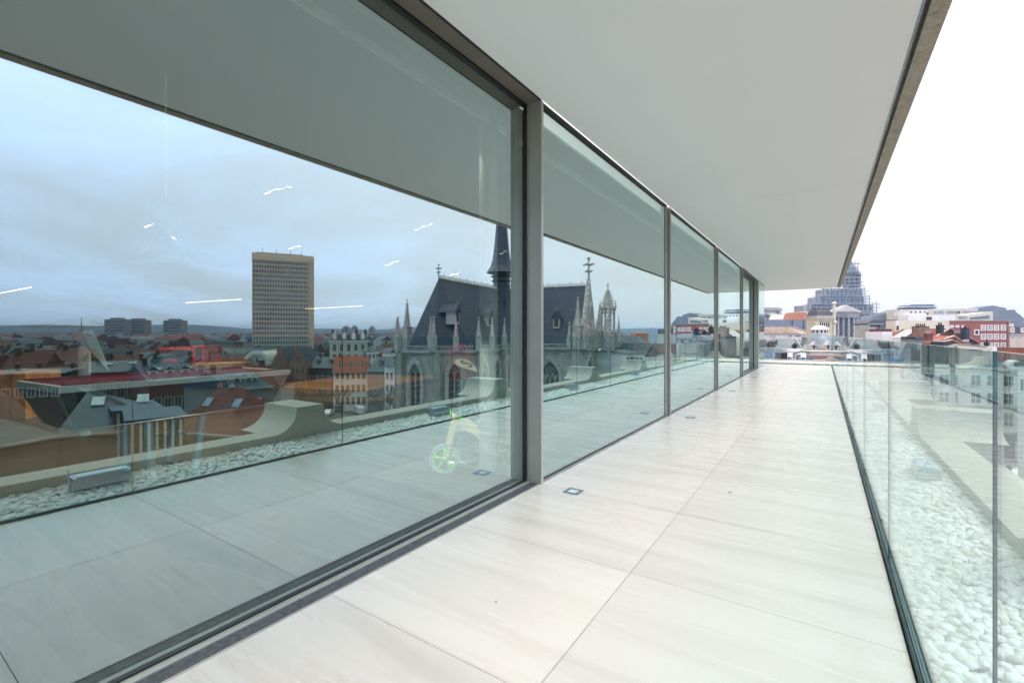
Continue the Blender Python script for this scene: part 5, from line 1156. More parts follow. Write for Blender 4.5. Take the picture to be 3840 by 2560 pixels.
# palace with scaffolded dome ------------------------------------------------
def palace():
    D = 330; cx = 3162; t = T("domed_palace", 'huge pale stone palace with a columned portico and stacked dome tower', 'palace', base(cx, D)); fr = FP(cx, D, cx+100, D); L0 = (cx-1920)/FOC*D
    A = lambda px, b=0: (px-1920)/FOC*(D+b)-L0
    Z = lambda y, b=0: zof(y, D+b)
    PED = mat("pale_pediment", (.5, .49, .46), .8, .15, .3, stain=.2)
    tiers = [(3160, 126, 1172, None, -4, 26), (3158, 116, 1142, 1172, -1, 20), (3160, 82, 1112, 1142, 2, 15), (3165, 70, 1084, 1112, 4, 11)]
    f = MB()
    for c, hw, y0, y1, b, dep in tiers: f.box(fr, A(c-hw, b), A(c+hw, b), b, b+dep, GZ if y1 is None else Z(y1, b)-.3, Z(y0, b))
    P("wall", f, M_PAL, t)
    bd = 10; K = (D+bd)/FOC; q = fr(A(3193, bd), bd, 0); f2 = FW(q[0], q[1])
    f = MB(); f.lathe(f2, 0, 0, [(24*K, Z(1088, bd)), (24*K, Z(1026, bd)), (27*K, Z(1024, bd)), (22*K, Z(1018, bd))], 16); P("dome_drum", f, M_PAL, t)
    f = MB(); f.lathe(f2, 0, 0, [(20*K, Z(1018, bd)), (17*K, Z(1008, bd)), (9*K, Z(996, bd)), (5*K, Z(990, bd)), (4*K, Z(984, bd)), (.5*K, Z(978, bd))], 16); P("dome", f, mat("dome_copper", (.13, .2, .26), .6, .2), t)
    for k in range(10):
        a = 2*math.pi*k/10; q = f2(math.cos(a)*26*K, math.sin(a)*26*K, 0); g = MB(); g.cone(FW(q[0], q[1]), 0, 0, Z(1078, bd), Z(1032, bd), 2.2*K, 2*K, 6); P("column", g, M_PAL, t)
        g = MB(); q = f2(math.cos(a+.31)*24.2*K, math.sin(a+.31)*24.2*K, 0); g.cone(FW(q[0], q[1]), 0, 0, Z(1068, bd), Z(1040, bd), 2.2*K, 2.2*K, 6); P("window", g, M_WIN, t)
    b0 = -12; f = MB(); f.prism(fr, [(A(3122, b0), Z(1171, b0)), (A(3230, b0), Z(1171, b0)), (A(3230, b0), Z(1167, b0)), (A(3176, b0), Z(1143, b0)), (A(3122, b0), Z(1167, b0))], b0, b0+7)
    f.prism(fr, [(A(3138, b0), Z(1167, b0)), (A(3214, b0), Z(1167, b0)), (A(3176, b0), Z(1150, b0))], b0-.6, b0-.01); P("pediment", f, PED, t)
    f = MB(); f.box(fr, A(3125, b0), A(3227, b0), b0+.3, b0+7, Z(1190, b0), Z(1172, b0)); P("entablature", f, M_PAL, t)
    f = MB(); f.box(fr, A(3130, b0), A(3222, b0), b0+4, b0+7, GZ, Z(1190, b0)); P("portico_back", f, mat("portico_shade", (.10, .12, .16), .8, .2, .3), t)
    for px in (3128, 3149, 3169, 3189, 3208, 3221):
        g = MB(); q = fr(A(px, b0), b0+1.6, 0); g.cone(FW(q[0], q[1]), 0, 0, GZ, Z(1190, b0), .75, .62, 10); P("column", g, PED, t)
    for px, hw, y0, b in ((3022, 9, 1140, -3), (3177, 5, 1122, -1), (3118, 4, 1128, -1), (3236, 4, 1128, -1)):
        g = MB(); q = fr(A(px, b), b+1, 0); k = (D+b)/FOC; g.lathe(FW(q[0], q[1]), 0, 0, [(hw*k*.5, Z(1172 if px == 3022 else 1143, b)), (hw*k*.5, Z(y0+8, b)), (hw*k*.3, Z(y0+6, b)), (hw*k*.45, Z(y0+3, b)), (.01, Z(y0, b))], 8); P("urn", g, PED, t)
    for (c, hw, y0, y1, b, dep), n, wy in zip(tiers, (12, 12, 9, 8), ((1178, 1200), (1148, 1166), (1117, 1136), (1089, 1106))):
        for i in range(n):
            x = A(c-hw+2*hw*(i+.5)/n, b); w_ = .42*2*hw/n*(D+b)/FOC/2; g = MB(); g.box(fr, x-w_, x+w_, b-.15, b-.01, Z(wy[1], b), Z(wy[0], b)); P("window", g, M_WIN, t)
    s = T("scaffolding", 'steel scaffolding with plank decks wrapped around the palace dome tower', 'scaffolding', base(cx+6, D-12))
    for c, hw, y0, y1, b in ((3158, 128, 1142, 1300, -6.2), (3161, 98, 1112, 1142, -2.8), (3164, 76, 1084, 1112, -.2), (3195, 31, 1030, 1084, 3.2), (3195, 21, 990, 1030, 3.2)):
        z0, z1 = Z(y1, b), Z(y0, b); n = max(3, int((z1-z0)/2.2)); rr = random.Random(c+y0); aL, aR = A(c-hw, b), A(c+hw, b); g0, g1 = A(3120, b), A(3232, b); big = hw == 128
        for k in range(n+1):
            z = z0+(z1-z0)*k/n
            for a0, a1 in ([(aL, g0), (g1, aR)] if big and z < Z(1172, b) else [(aL, aR)]):
                f = MB(); f.box(fr, a0-rr.uniform(0, 3.2), a1+rr.uniform(0, 3.2), b, b+1.4, z, z+.42); f.box(fr, a0-rr.uniform(0, 1), a1+rr.uniform(0, 1), b-.2, b-.12, z+.9, z+1.15); P("deck", f, M_DECK, s)
        f = MB(); m_ = max(4, int((aR-aL)/2.4))
        for i in range(m_+1):
            a = aL+(aR-aL)*i/m_; zz0 = Z(1172, b) if big and g0 < a < g1 else z0
            f.box(fr, a-.14, a+.14, b-.36, b-.21, zz0, z1+rr.uniform(.4, 2.2))
            if i % 3 == 1 and i < m_-2 and zz0 == z0 and not big: f.tf(fr, (a, b-.3, z0), (a+(aR-aL)/m_*2, b-.3, z1), .08, 4)
        P("pole_row", f, M_SCAF, s)
    f = MB(); bq = b0-1.2
    for i in range(9): a = A(3130+11.6*i, bq); f.box(fr, a-.09, a+.09, bq, bq+.15, GZ, Z(1176, bq))
    for y in (1192, 1206, 1224, 1240, 1258, 1275): f.box(fr, A(3127, bq), A(3226, bq), bq-.2, bq-.05, Z(y, bq)-.1, Z(y, bq)+.1)
    P("portico_frame", f, M_SCAF, s)
    # side pavilion
    t = T("palace_pavilion", 'ornate stone corner pavilion of the palace, far left beside the glass corner', 'building', base(2898, 300)); D = 300; f = MB()
    pb(f, 2846, 2929, 1164, None, D, 20); P("wall", f, M_PAL, t); f = MB(); pb(f, 2843, 2934, 1158, 1164, D, 21, b=-.6); pb(f, 2848, 2928, 1153, 1158, D, 20); pb(f, 2845, 2931, 1175, 1178, D, 1, b=-1); P("cornice", f, M_PAL, t)
    f = MB(); pp(f, c2((415, 300), (665, 300), (540, 252)), D, 2, b=-2.2); P("pediment", f, mat("pale_pediment", (0, 0, 0)), t)
    f = MB(); pb(f, 2884, 2898, 1189, 1200, D, .3, b=-.4); P("doorway", f, M_WIN, t)
    for px in (2878, 2882, 2901, 2906): f = MB(); pb(f, px-1, px+1, 1183, 1200, D, .8, b=-1.8); P("column", f, M_PAL, t)
    for px in (2860, 2916): f = MB(); pb(f, px-3, px+3, 1168, 1180, D, .2, b=-.25); P("window", f, M_WIN, t)
palace()
def simple(name, lab, cat, px, D, parts, group=None):
    """parts: (part name, material, [(kind, args)])"""
    t = T(name, lab, cat, base(px, D), group)
    for nm, m_, shp in parts:
        f = MB()
        for s_ in shp:
            if s_[0] == 'b': pb(f, *s_[1:5], D, *s_[5:])
            elif s_[0] == 'p': pp(f, s_[1], D, *s_[2:])
        P(nm, f, m_, t)
    return t
# modern white and orange buildings left of the tower
t = simple("modern_block", 'white modern block with blue glazed front beside the orange brick wall', 'building', 2968, 210, [("wall", M_WHITEW, [('p', c2((800, 420), (800, 380), (850, 270), (1130, 262), (1130, 420)), 12), ('b', 2938, 2992, 1200, None, 12)]), ("glazing", mat("blue_glazing", (.16, .25, .33), .15, .2, .3), [('b', 2954, 2992, 1177, 1199, .2, 0, -.25)])])
simple("orange_building", 'orange brick building with cream upper wall left of the bell tower', 'building', 3020, 190, [("wall", M_ORANGE, [('p', c2((1095, 400), (1150, 240), (1310, 235), (1310, 340), (1375, 340), (1375, 400)), 10), ('b', 2989, 3037, 1198, None, 10)]), ("upper_wall", M_CREAM, [('b', 3006, 3064, 1168, 1172, 9, 0, 1), ('b', 3025, 3064, 1172, None, 9, 0, .5)])])
simple("slate_clad_wall", 'long blue-grey slate-clad building side behind the ribbed roof', 'building', 2960, 150, [("wall", M_GREYB, [('b', 2800, 3061, 1199, None, 14)]), ("cable", M_BLACK, [('b', 2970, 2970.7, 1199, 1240, .2, 0, -.25), ('b', 3013, 3013.7, 1199, 1240, .2, 0, -.25)])])
# ribbed roof
def ribbed():
    D = 118; fr = FP(2850, D, 3048, D); t = T("ribbed_roof_hall", 'white hall under a ribbed rusty metal roof in the middle distance', 'building', base(2950, D)); f = MB(); f.box(fr, 0, fr.len, 0, 10, GZ, zof(1252, D)); P("wall", f, M_WHITEW, t)
    za, zb = zof(1252, D)+.01, zof(1233, D)+.6; L_ = fr.len; f = MB(); vs = [fr(-.3, -.4, za), fr(L_+.2, -.4, za), fr(L_-3.0, 5, zb), fr(-.3, 5, zb), fr(-.3, 10.4, za), fr(L_+.2, 10.4, za)]
    f.add(vs, [(0, 1, 2, 3), (4, 3, 2, 5), (1, 5, 2), (0, 3, 4), (0, 4, 5, 1)])
    k = .3
    while k < L_-3.2: f.tf(fr, (k, -.45, za+.05), (k, 5, zb+.05), .09, 4); k += .62
    f.tf(fr, (L_+.2, -.45, za+.1), (L_-3, 5, zb+.1), .2, 5)
    P("roof", f, mat("rusty_sheet", (.30, .26, .23), .6, .3, 1.2, metal=.2, stain=.5), t)
    for a0, a1 in ((7.3, 8), (8.9, 9.6), (9.7, 10.3)): window(t, fr, a0, a1, zof(1262, D), zof(1258, D), fm=M_GREYW, fw=.05, bars=(0, 0))
    for a in (2.3, 2.8, 3.3, 7): f = MB(); f.cone(fr, a, -.8, zof(1266, D), zof(1261, D)+.3, .14, .12, 6); P("vent_pot", f, M_POT, t)
ribbed()
# courtyard bell tower
def bell():
    D = 100; K = D/FOC; fr = FP(3062, D, 3122, D); W_ = fr.len; t = T("square_bell_tower", 'square cream tower with black slate hat, toothed cornice and small arcade', 'tower', base(3092, D))
    f = MB(); f.box(fr, 0, W_, 0, W_, GZ, zof(1197, D)); P("wall", f, mat("cream_tower", (.54, .48, .37), .8, .1, 1, bands=1.5, bandcol=.92, stain=.1), t)
    f = MB(); f.box(fr, -.1, W_+.1, -.1, W_+.1, zof(1197, D)+.001, zof(1188, D)); f.box(fr, -.28, W_+.28, -.28, W_+.28, zof(1188, D)+.001, zof(1184.5, D))
    for k in range(9): a = -.1+(W_+.2)*(k+.5)/9; f.box(fr, a-.12, a+.12, -.32, -.11, zof(1196, D), zof(1189, D))
    f.box(fr, -.06, W_+.06, -.06, -.001, zof(1236, D), zof(1235, D)); P("cornice", f, M_CREAM, t)
    f = MB(); z = zof(1184.5, D); H1 = zof(1160, D); q = [(0, z), (.12, z+.5), (.2, (z+H1)/2), (.32, H1-.3), (.62, H1)]
    for (i0, za), (i1, zb) in zip(q, q[1:]):
        vs = [fr(a, b, zz) for zz, i in ((za, i0), (zb, i1)) for a, b in ((i, i), (W_-i, i), (W_-i, W_-i), (i, W_-i))]; f.add(vs, [(0, 1, 5, 4), (1, 2, 6, 5), (2, 3, 7, 6), (3, 0, 4, 7)])
    f.box(fr, .62, W_-.62, .62, W_-.62, H1-.02, H1+.15); f.tf(fr, (.3, .3, H1), (-.0, W_, H1), .05)
    P("roof", f, M_SLATE2, t)
    for k in range(5):
        c = W_*.17+W_*.66*(k+.5)/5; f = MB(); z0, z1 = zof(1226, D), zof(1209, D); f.prism(fr, [(c-.13, z0), (c+.13, z0), (c+.13, z1-.15), (c+.07, z1), (c-.07, z1), (c-.13, z1-.15)], -.03, -.002); P("arcade_window", f, M_WIN, t)
    f = MB(); f.box(fr, W_*.15, W_*.85, -.06, -.001, zof(1206, D), zof(1204.5, D)); P("toothed_band", f, M_BROWNW, t)
    f = MB(); q = fr(W_+.35, 0, 0); f.cone(FW(q[0], q[1]), 0, 0, zof(1270, D), zof(1136, D), .32, .26, 8); f.cone(FW(q[0], q[1]), 0, 0, zof(1138, D), zof(1131, D), .5, .2, 8); P("tall_chimney", f, M_CREAM, t)
    f = MB(); q = fr(W_+.4, -.2, 0); f.lathe(FW(q[0], q[1]), 0, 0, [(.1, zof(1215, D)), (.4, zof(1211, D)), (.4, zof(1206, D)), (.1, zof(1202, D))], 8); P("corbel", f, M_CREAM, t)
bell()
# zinc dome with lantern
def zdome():
    D = 72; K = D/FOC; x, y, _ = base(3073, D); fr = FW(x, y); t = T("zinc_dome_house", 'corner house with a blue-grey zinc dome, white lantern and two stone dormers', 'building', (x, y, GZ)); a = FP(3022, D-3, 3125, D-3)
    f = MB(); f.box(a, -1, a.len+5, 0, 7, GZ, zof(1312, D)); P("wall", f, M_CREAM, t)
    f = MB(); f.box(a, -1.3, a.len+5.2, -.4, 7.2, zof(1312, D)+.001, zof(1309.5, D)); P("cornice", f, M_ZINCB, t)
    f = MB(); prof = [(48*K, zof(1309, D)), (46*K, zof(1296, D)), (42*K, zof(1281, D)), (36*K, zof(1266, D)), (29*K, zof(1256, D)), (23*K, zof(1251, D))]; f.lathe(fr, 0, 0, prof, 20); P("dome", f, mat("weathered_zinc", (.20, .26, .30), .55, .3, .8, metal=.15, stain=.35), t, True)
    f = MB(); f.cone(fr, 0, 0, zof(1252, D), zof(1236, D), 25*K, 25*K, 12)
    P("lantern_wall", f, M_WHITEW, t); f = MB(); f.lathe(fr, 0, 0, [(29*K, zof(1236, D)), (28*K, zof(1233, D)), (20*K, zof(1224, D)), (8*K, zof(1220.5, D)), (.01, zof(1220, D))], 16); P("lantern_roof", f, M_WHITEW, t, True)
    for k in range(12):
        an = 2*math.pi*(k+.5)/12; q0 = (math.cos(an)*24.4*K, math.sin(an)*24.4*K); f = MB(); f.box(FW(x+q0[0], y+q0[1], -math.sin(an), math.cos(an)), -.13, .13, -.06, .08, zof(1248, D), zof(1239, D)); P("lantern_window", f, M_WIN, t)
    for px in (3053, 3106, 3140):
        dd = D-3.2; b_ = FP(px-8.5, dd, px+8.5, dd); W_ = b_.len; f = MB(); f.box(b_, 0, W_, 0, 2, zof(1310, dd), zof(1294, dd)); f.prism(b_, [(-.16, zof(1294, dd)+.001), (W_+.16, zof(1294, dd)+.001), (W_*.8, zof(1287, dd)), (W_*.5, zof(1281, dd)), (W_*.2, zof(1287, dd))], -.15, .5)
        d = P("dormer", f, mat("dormer_stone", (.46, .46, .42), .8, .2, 3, stain=.3), t); f = MB(); f.box(b_, W_*.3, W_*.7, -.03, -.002, zof(1308, dd), zof(1296, dd)); P("dormer_window", f, M_WIN, d)
zdome()
# slate mansard with oval dormer
def mansard():
    D = 80; fr = FP(2846, D, 3028, D); L_ = fr.len; t = T("slate_mansard_house", 'long slate mansard roof with a carved dormer and black chimney, straight ahead', 'building', base(2935, D)); f = MB(); f.box(fr, 0, L_, 0, 9, GZ, zof(1316, D)); P("wall", f, M_GREYW, t)
    f = MB(); z0, z1 = zof(1316, D)+.002, zof(1270, D); vs = [fr(-.1, 0, z0), fr(L_, 0, z0), fr(L_-.2, 1.6, z1), fr(-.1, 1.6, z1), fr(-.1, 9, z0), fr(L_, 9, z0), fr(L_-.2, 7.4, z1), fr(-.1, 7.4, z1)]
    f.add(vs, [(0, 1, 2, 3), (3, 2, 6, 7), (7, 6, 5, 4), (0, 3, 7, 4), (1, 5, 6, 2), (0, 4, 5, 1)]); r_ = P("roof", f, mat("weathered_slate", (.145, .19, .205), .6, .3, .6, bands=3, bandcol=.9, stain=.25), t)
    f = MB(); f.tf(fr, fr.at(3003, 1271)[:1]+(1.5,)+(z1,), fr.at(3012, 1310)[:1]+(-.05,)+(z0+.2,), .14, 5); P("hip_flashing", f, M_ZINCB, t)
    a0, _ = fr.at(2862, 1300); a1, _ = fr.at(2903, 1300); f = MB(); f.box(fr, a0, a1, -.3, 2.4, z0, zof(1294, D)); f.prism(fr, [(a0-.2, zof(1294, D)+.001), (a1+.2, zof(1294, D)+.001), (a1-.3, zof(1288, D)), ((a0+a1)/2, zof(1284, D)), (a0+.3, zof(1288, D))], -.45, 2)
    d = P("dormer", f, mat("dormer_stone", (0, 0, 0)), t); f = MB(); c = (a0+a1)/2; zc = zof(1303, D); f.prism(fr, [(c+.42*math.cos(k*.5236), zc+.34*math.sin(k*.5236)) for k in range(12)], -.34, -.301); P("oval_window", f, M_WIN, d)
    a, _ = fr.at(2986, 1300); f = MB(); f.cone(fr, a, .4, zof(1309, D), zof(1297, D), .26, .42, 8); f.cone(fr, a, .4, zof(1297, D), zof(1290, D), .42, .36, 8); f.cone(fr, a, .4, zof(1290, D), zof(1286, D), .16, .16, 8); P("black_vent", f, M_BLACK, t)
    a, _ = fr.at(2942, 1300); f = MB(); vs = [fr(a-.3, .3, zof(1309, D)), fr(a+.3, .3, zof(1309, D)), fr(a+.36, .75, zof(1303, D)), fr(a-.24, .75, zof(1303, D))]; f.add(vs+[(p[0], p[1], p[2]+.08) for p in vs], [(0, 1, 2, 3), (4, 7, 6, 5), (0, 4, 5, 1), (1, 5, 6, 2), (2, 6, 7, 3), (3, 7, 4, 0)]); P("skylight", f, M_ZINCB, t)
    chimney(r_, fr, fr.at(3022, 1300)[0], .5, zof(1312, D), zof(1266, D), .5, .5, M_GREYW, pots=1)
mansard()
x, y = cam2w((2890-1920)/FOC*66, 66); bare_tree(x, y, zof(1400, 66), 6.2, 77, 'bare tree rising before the slate mansard at the far end', .6)
x, y = cam2w((3310-1920)/FOC*62, 62); bare_tree(x, y, GZ, 19, 78, 'bare tree behind the balustrade glass, right of the dome', .5)
# roof terrace with railings
def roof_terrace():
    D = 56; fr = FP(2840, D, 3125, D); L_ = fr.len; t = T("roof_terrace_house", 'lower roof terrace with blue railings and red flat roof straight ahead', 'building', base(2980, D)); zt = zof(1352, D)
    f = MB(); f.box(fr, 0, L_+6, 0, 11, GZ, zt); P("wall", f, mat("teal_roof_felt", (.07, .12, .15), .8, .3, 1), t)
    for a0, a1, b in ((.2, 3.9, 3), (1.0, 3.0, .3), (3.0, 6.0, 4)):
        f = MB(); k = a0
        while k < a1: f.box(fr, k, k+.03, b, b+.03, zt, zt+1.5); k += .16
        f.box(fr, a0, a1, b-.01, b+.04, zt+1.45, zt+1.5); P("railing", f, mat("blue_railing", (.25, .36, .42), .5, .1), t)
    for a, w_, h, m_ in ((3.4, 1.1, .9, M_BLACK), (5.9, 1.4, .35, mat("blue_skylight", (.07, .16, .24), .2, .2)), (1.2, 1.2, .7, mat("blue_cladding", (.08, .2, .32), .5, .2))): f = MB(); f.box(fr, a, a+w_, 1, 2.2, zt+.001, zt+h); P("roof_box", f, m_, t)
    f = MB(); pb(f, 2950, 3010, 1314, 1318, D+9, 1.2); pb(f, 2953, 3007, 1318, 1330, D+9.1, 1); P("white_parapet", f, M_WHITEW, t)
    f = MB(); pb(f, 3037, 3160, 1316, 1319, D+8, 3); pb(f, 3040, 3158, 1319, 1335, D+8.1, 2.6); P("stone_parapet", f, mat("dormer_stone", (0, 0, 0)), t)
    f = MB(); pb(f, 3036, 3120, 1333, 1348, D+4, 3); P("red_roof", f, mat("dusty_red_roof", (.22, .12, .11), .8, .15), t)
roof_terrace()
f = MB(); x, y, _ = base(2983, 52); fr = FW(x, y); z = zof(1352, 52); T_ = T("folded_parasol", 'tilted grey-green parasol above white garden furniture on the lower roof', 'parasol', (x, y, z))
f.tube((x, y, z), (x+.1, y, zof(1322, 52)), .03); P("pole", f, M_WHITE, T_); f = MB(); c = Vector((x+.15, y, zof(1324, 52))); f.tube(c-Vector((.6, -.3, .22)), c+Vector((.55, -.3, .3)), .17, 6, .05); P("canopy", f, mat("parasol_cloth", (.10, .2, .2), .8), T_)
for i, dx in enumerate((-.5, .2, .75)):
    t = T("garden_table" if i == 1 else "garden_chair", ['white garden chair left of the white table on the lower roof', 'white garden table under the tilted parasol', 'white garden chair right of the white table on the lower roof'][i], 'table' if i == 1 else 'chair', (x+dx, y-.4, z)); fr = FW(x+dx, y-.4)
    f = MB(); f.box(fr, -.26, .26, -.25, .25, z+(.7 if i == 1 else .42), z+(.74 if i == 1 else .46)); P("table_top" if i == 1 else "seat", f, M_WHITE, t)
    if i != 1: f = MB(); f.box(fr, -.25, .25, .22, .26, z+.46, z+.9); P("backrest", f, M_WHITE, t)
    for a in (-.22, .22):
        for b in (-.2, .2): f = MB(); f.tube(fr(a, b, z), fr(a, b, z+.42), .02); P("leg", f, M_WHITE, t)
# right-hand skyline ---------------------------------------------------------
t = simple("concrete_wing", 'concrete office wing with grey slate roofs right of the palace', 'building', 3300, 200, [("wall", mat("ribbed_concrete", (.33, .32, .30), .85, .15, .3), [('p', c3((330, 860), (340, 510), (620, 490), (620, 600), (730, 600), (730, 860)), 8), ('b', 3256, 3327, 1262, None, 8)]), ("roof", M_SLATE2, [('p', c3((345, 508), (330, 480), (470, 400), (1200, 400), (1200, 480), (640, 505), (620, 485)), 8, 0, 1), ('p', c3((500, 605), (560, 520), (780, 510), (920, 470), (920, 600)), 10, 0, -1)]),
    ("window_band", M_WIN, [('b', 3262, 3300, 1215, 1224, .2, 0, -.21), ('b', 3262, 3300, 1236, 1246, .2, 0, -.21), ('b', 3262, 3322, 1268, 1278, .2, 0, -.21), ('b', 3262, 3322, 1298, 1308, .2, 0, -.21), ('b', 3296, 3308, 1238, 1245, .2, 0, -1.3)]), ("eaves", M_ZINCB, [('b', 3258, 3308, 1214, 1216.5, 1, 0, -.8), ('b', 3288, 3336, 1233, 1235.5, 1, 0, -2.1)])])
simple("slate_block", 'blue-grey slate roofed block stretching behind the concrete wing', 'building', 3310, 240, [("wall", M_GREYB, [('p', c3((300, 520), (440, 300), (780, 270), (780, 245), (1000, 170), (1050, 180), (1050, 300), (1000, 520)), 8), ('b', 3252, 3372, 1219, None, 8)])])
t = simple("long_white_building", 'long white modern building with ribbon windows on the skyline', 'building', 3520, 230, [("wall", M_CREAM, [('p', c4((-740, 175), (-600, 178), (970, 150), (970, 215), (975, 410), (-740, 410)), 8)]), ("slate_gable", M_GREYB, [('p', c4((970, 148), (1325, 85), (1615, 145), (1615, 260), (970, 260)), 7, 0, .5)]), ("base_wall", M_CREAM, [('b', 3373, 3778, 1200, None, 8)])])
for a0, a1, y0, y1 in ((0, 70, 215, 262), (90, 220, 212, 262), (290, 430, 210, 262), (440, 520, 210, 262), (640, 790, 205, 258), (800, 970, 205, 250)):
    pwin(t, 3500+a0/5.81, 3500+a1/5.81, 1130+y0/5.81, 1130+y1/5.81, 230, fm=M_ZINCB, bars=(3, 0), gm=mat("pale_glass", (.22, .28, .34), .15, .3, .3))
pwin(t, 3590, 3600, 1166.5, 1175, 230, fm=M_GREYB)
for a0, a1 in ((1010, 1080), (1130, 1180), (1185, 1270)): pwin(t, 3200+a0/5.81, 3200+a1/5.81, 1130+225/5.81, 1130+275/5.81, 230, fm=M_ZINCB, bars=(1, 0), gm=mat("pale_glass", (0, 0, 0)))
t = simple("terraced_white_building", 'white building with a long dark glazed balcony below the slate gables', 'building', 3650, 195, [("wall", M_CREAM, [('p', c4((470, 300), (790, 285), (1210, 228), (1300, 222), (1300, 420), (470, 420)), 6)]), ("balcony_glass", mat("balcony_glazing", (.10, .16, .2), .15, .4, .4), [('p', c4((805, 345), (1210, 302), (1210, 365), (805, 382)), .3, 0, -.32)]), ("base_wall", M_CREAM, [('b', 3581, 3724, 1202, None, 6)])])
for a0, a1 in ((545, 645), (655, 740)): pwin(t, 3500+a0/5.81, 3500+a1/5.81, 1130+325/5.81, 1130+382/5.81, 195, fm=M_BFR, gm=mat("pale_glass", (0, 0, 0)))
simple("slate_end_block", 'plain slate-clad end block at the right edge of the skyline', 'building', 3770, 196, [("wall", M_GREYB, [('p', c4((1302, 218), (1740, 208), (1745, 180), (1785, 180), (1790, 220), (1935, 330), (2100, 500), (2100, 560), (1302, 560)), 6), ('b', 3724, 3862, 1226, None, 6)])])
t = simple("rooftop_plant", 'flat scaffolded roof pavilion above the long white building', 'roof structure', 3455, 260, [("roof", M_ZINCB, [('p', c3((1210, 85), (1270, 62), (1800, 58), (1800, 72), (1255, 78)), 8), ]), ("deck", M_DECK, [('p', c3((1150, 130), (1210, 100), (1790, 95), (1840, 125), (1830, 135)), 8), ]), ("wall", M_SCAF, [('p', c3((1180, 160), (1215, 80), (1790, 75), (1830, 155)), 6, 0, 1)])])
t = simple("white_rooftop_block", 'white stepped block with four pale shutters and one dark window, behind the cream wall', 'building', 3400, 150, [("wall", M_WHITEW, [('b', 3406, 3582, 1181, None, 4)]), ("roof_hut", M_WHITEW, [('b', 3420, 3484, 1164, 1181, 6, 0, 1)]), ("chimney", M_TILE, [('b', 3493, 3503, 1171, 1181, 1, 0, 2)])])
pwin(t, 3473, 3494, 1187, 1200, 150, fm=M_BFR, fw=.1)
for i in range(4): pwin(t, 3423+i*17, 3430+i*17, 1167, 1173, 150, fm=M_GREYW, fw=.06, b=1)
t = simple("cream_blank_house", 'cream building with a blank side wall and one narrow dark window', 'building', 3450, 119, [("wall", mat("warm_cream_render", (.60, .56, .46), .8, .04, .3, stain=.08), [('b', 3357, 3560, 1202, None, 3)]), ("white_corner", M_WHITEW, [('b', 3356.5, 3366, 1202.5, None, .3, 0, -.31)]), ("red_lintel", mat("dark_red_panel", (.16, .03, .05), .6), [('b', 3327, 3355, 1233, 1242, 5, 0, 1)])])
pwin(t, 3358.5, 3365, 1221, 1238, 119, fm=M_BROWNW, fw=.06, b=-.31)
# red brick building
def red_brick():
    D = 122; fr = FP(3560, D, 3784, D); t = T("red_brick_building", 'flat-roofed red brick building with rows of white-framed windows', 'building', base(3670, D)); f = MB(); f.box(fr, 0, fr.len, 0, 7, GZ, zof(1203, D)); P("wall", f, mat("rose_brick", (.27, .095, .085), .85, .06, .6, bands=4, bandcol=.93), t)
    f = MB(); f.box(fr, -.1, fr.len+.1, -.12, 7.1, zof(1203, D)+.001, zof(1201.3, D)); P("coping", f, M_ZINCB, t)
    f = MB(); a = fr.len-.45; f.box(fr, a, a+.1, -.12, -.01, GZ, zof(1205, D)); P("drainpipe", f, M_GREYW, t)
    for y0 in (1218, 1251.5, 1284):
        for px in (3677, 3701.5, 3726, 3751.5): pwin(t, px, px+19.5, y0, y0+21.5, D, fw=.2, bars=(0, 1), gm=mat("blind_glass", (.30, .31, .30), .4, .3, .8))
    pwin(t, 3652.5, 3671.5, 1235, 1256, D, fw=.24, bars=(0, 0))
    for px in (3562, 3582.5, 3605.5): pwin(t, px, px+14, 1219, 1228, D, fw=.16, bars=(0, 0), gm=M_WHITEW)
    return t
red_brick()
# mansard house far right
D = 125; fr = FP(3786, D, 3930, D); t = T("grey_mansard_house", 'cream house with grey mansard and white arched dormers at the right edge', 'building', base(3815, D)); f = MB(); f.box(fr, 0, fr.len, 0, 10, GZ, zof(1254, D)); P("wall", f, M_CREAM, t)
f = MB(); f.box(fr, -.1, fr.len, -.3, 10, zof(1254, D)+.001, zof(1252, D)); P("cornice", f, M_WHITEW, t); f = MB(); f.box(fr, 0, fr.len, .4, 9, zof(1252, D)+.001, zof(1225, D)); P("mansard", f, M_SLATE2, t)
f = MB(); f.box(fr, 0, 1.8, .6, 3, zof(1225, D)+.001, zof(1213, D)); P("roof_hut", f, M_CREAM, t)
for px in (3790, 3831): pwin(t, px, px+13, 1228, 1247, D, fw=.26, b=.4, proud=.5, bars=(0, 0))
for px in (3793, 3822): pwin(t, px, px+8, 1259, 1264, D, fw=.06)
# brick parapet in front
D = 84; fr = FP(3728, D, 3960, D-6); t = T("brick_parapet", 'long low red brick parapet wall just above the balustrade at the right edge', 'wall', base(3790, D)); f = MB(); f.box(fr, 0, fr.len, 0, .5, GZ+10, zof(1303, D)); P("brickwork", f, mat("tile_red_brick", (.33, .11, .075), .85, .1, 1, bands=3.2, bandcol=.8), t)
f = MB(); f.box(fr, -.1, fr.len, -.1, .6, zof(1303, D)+.001, zof(1301.3, D)); P("coping", f, M_GREYW, t)
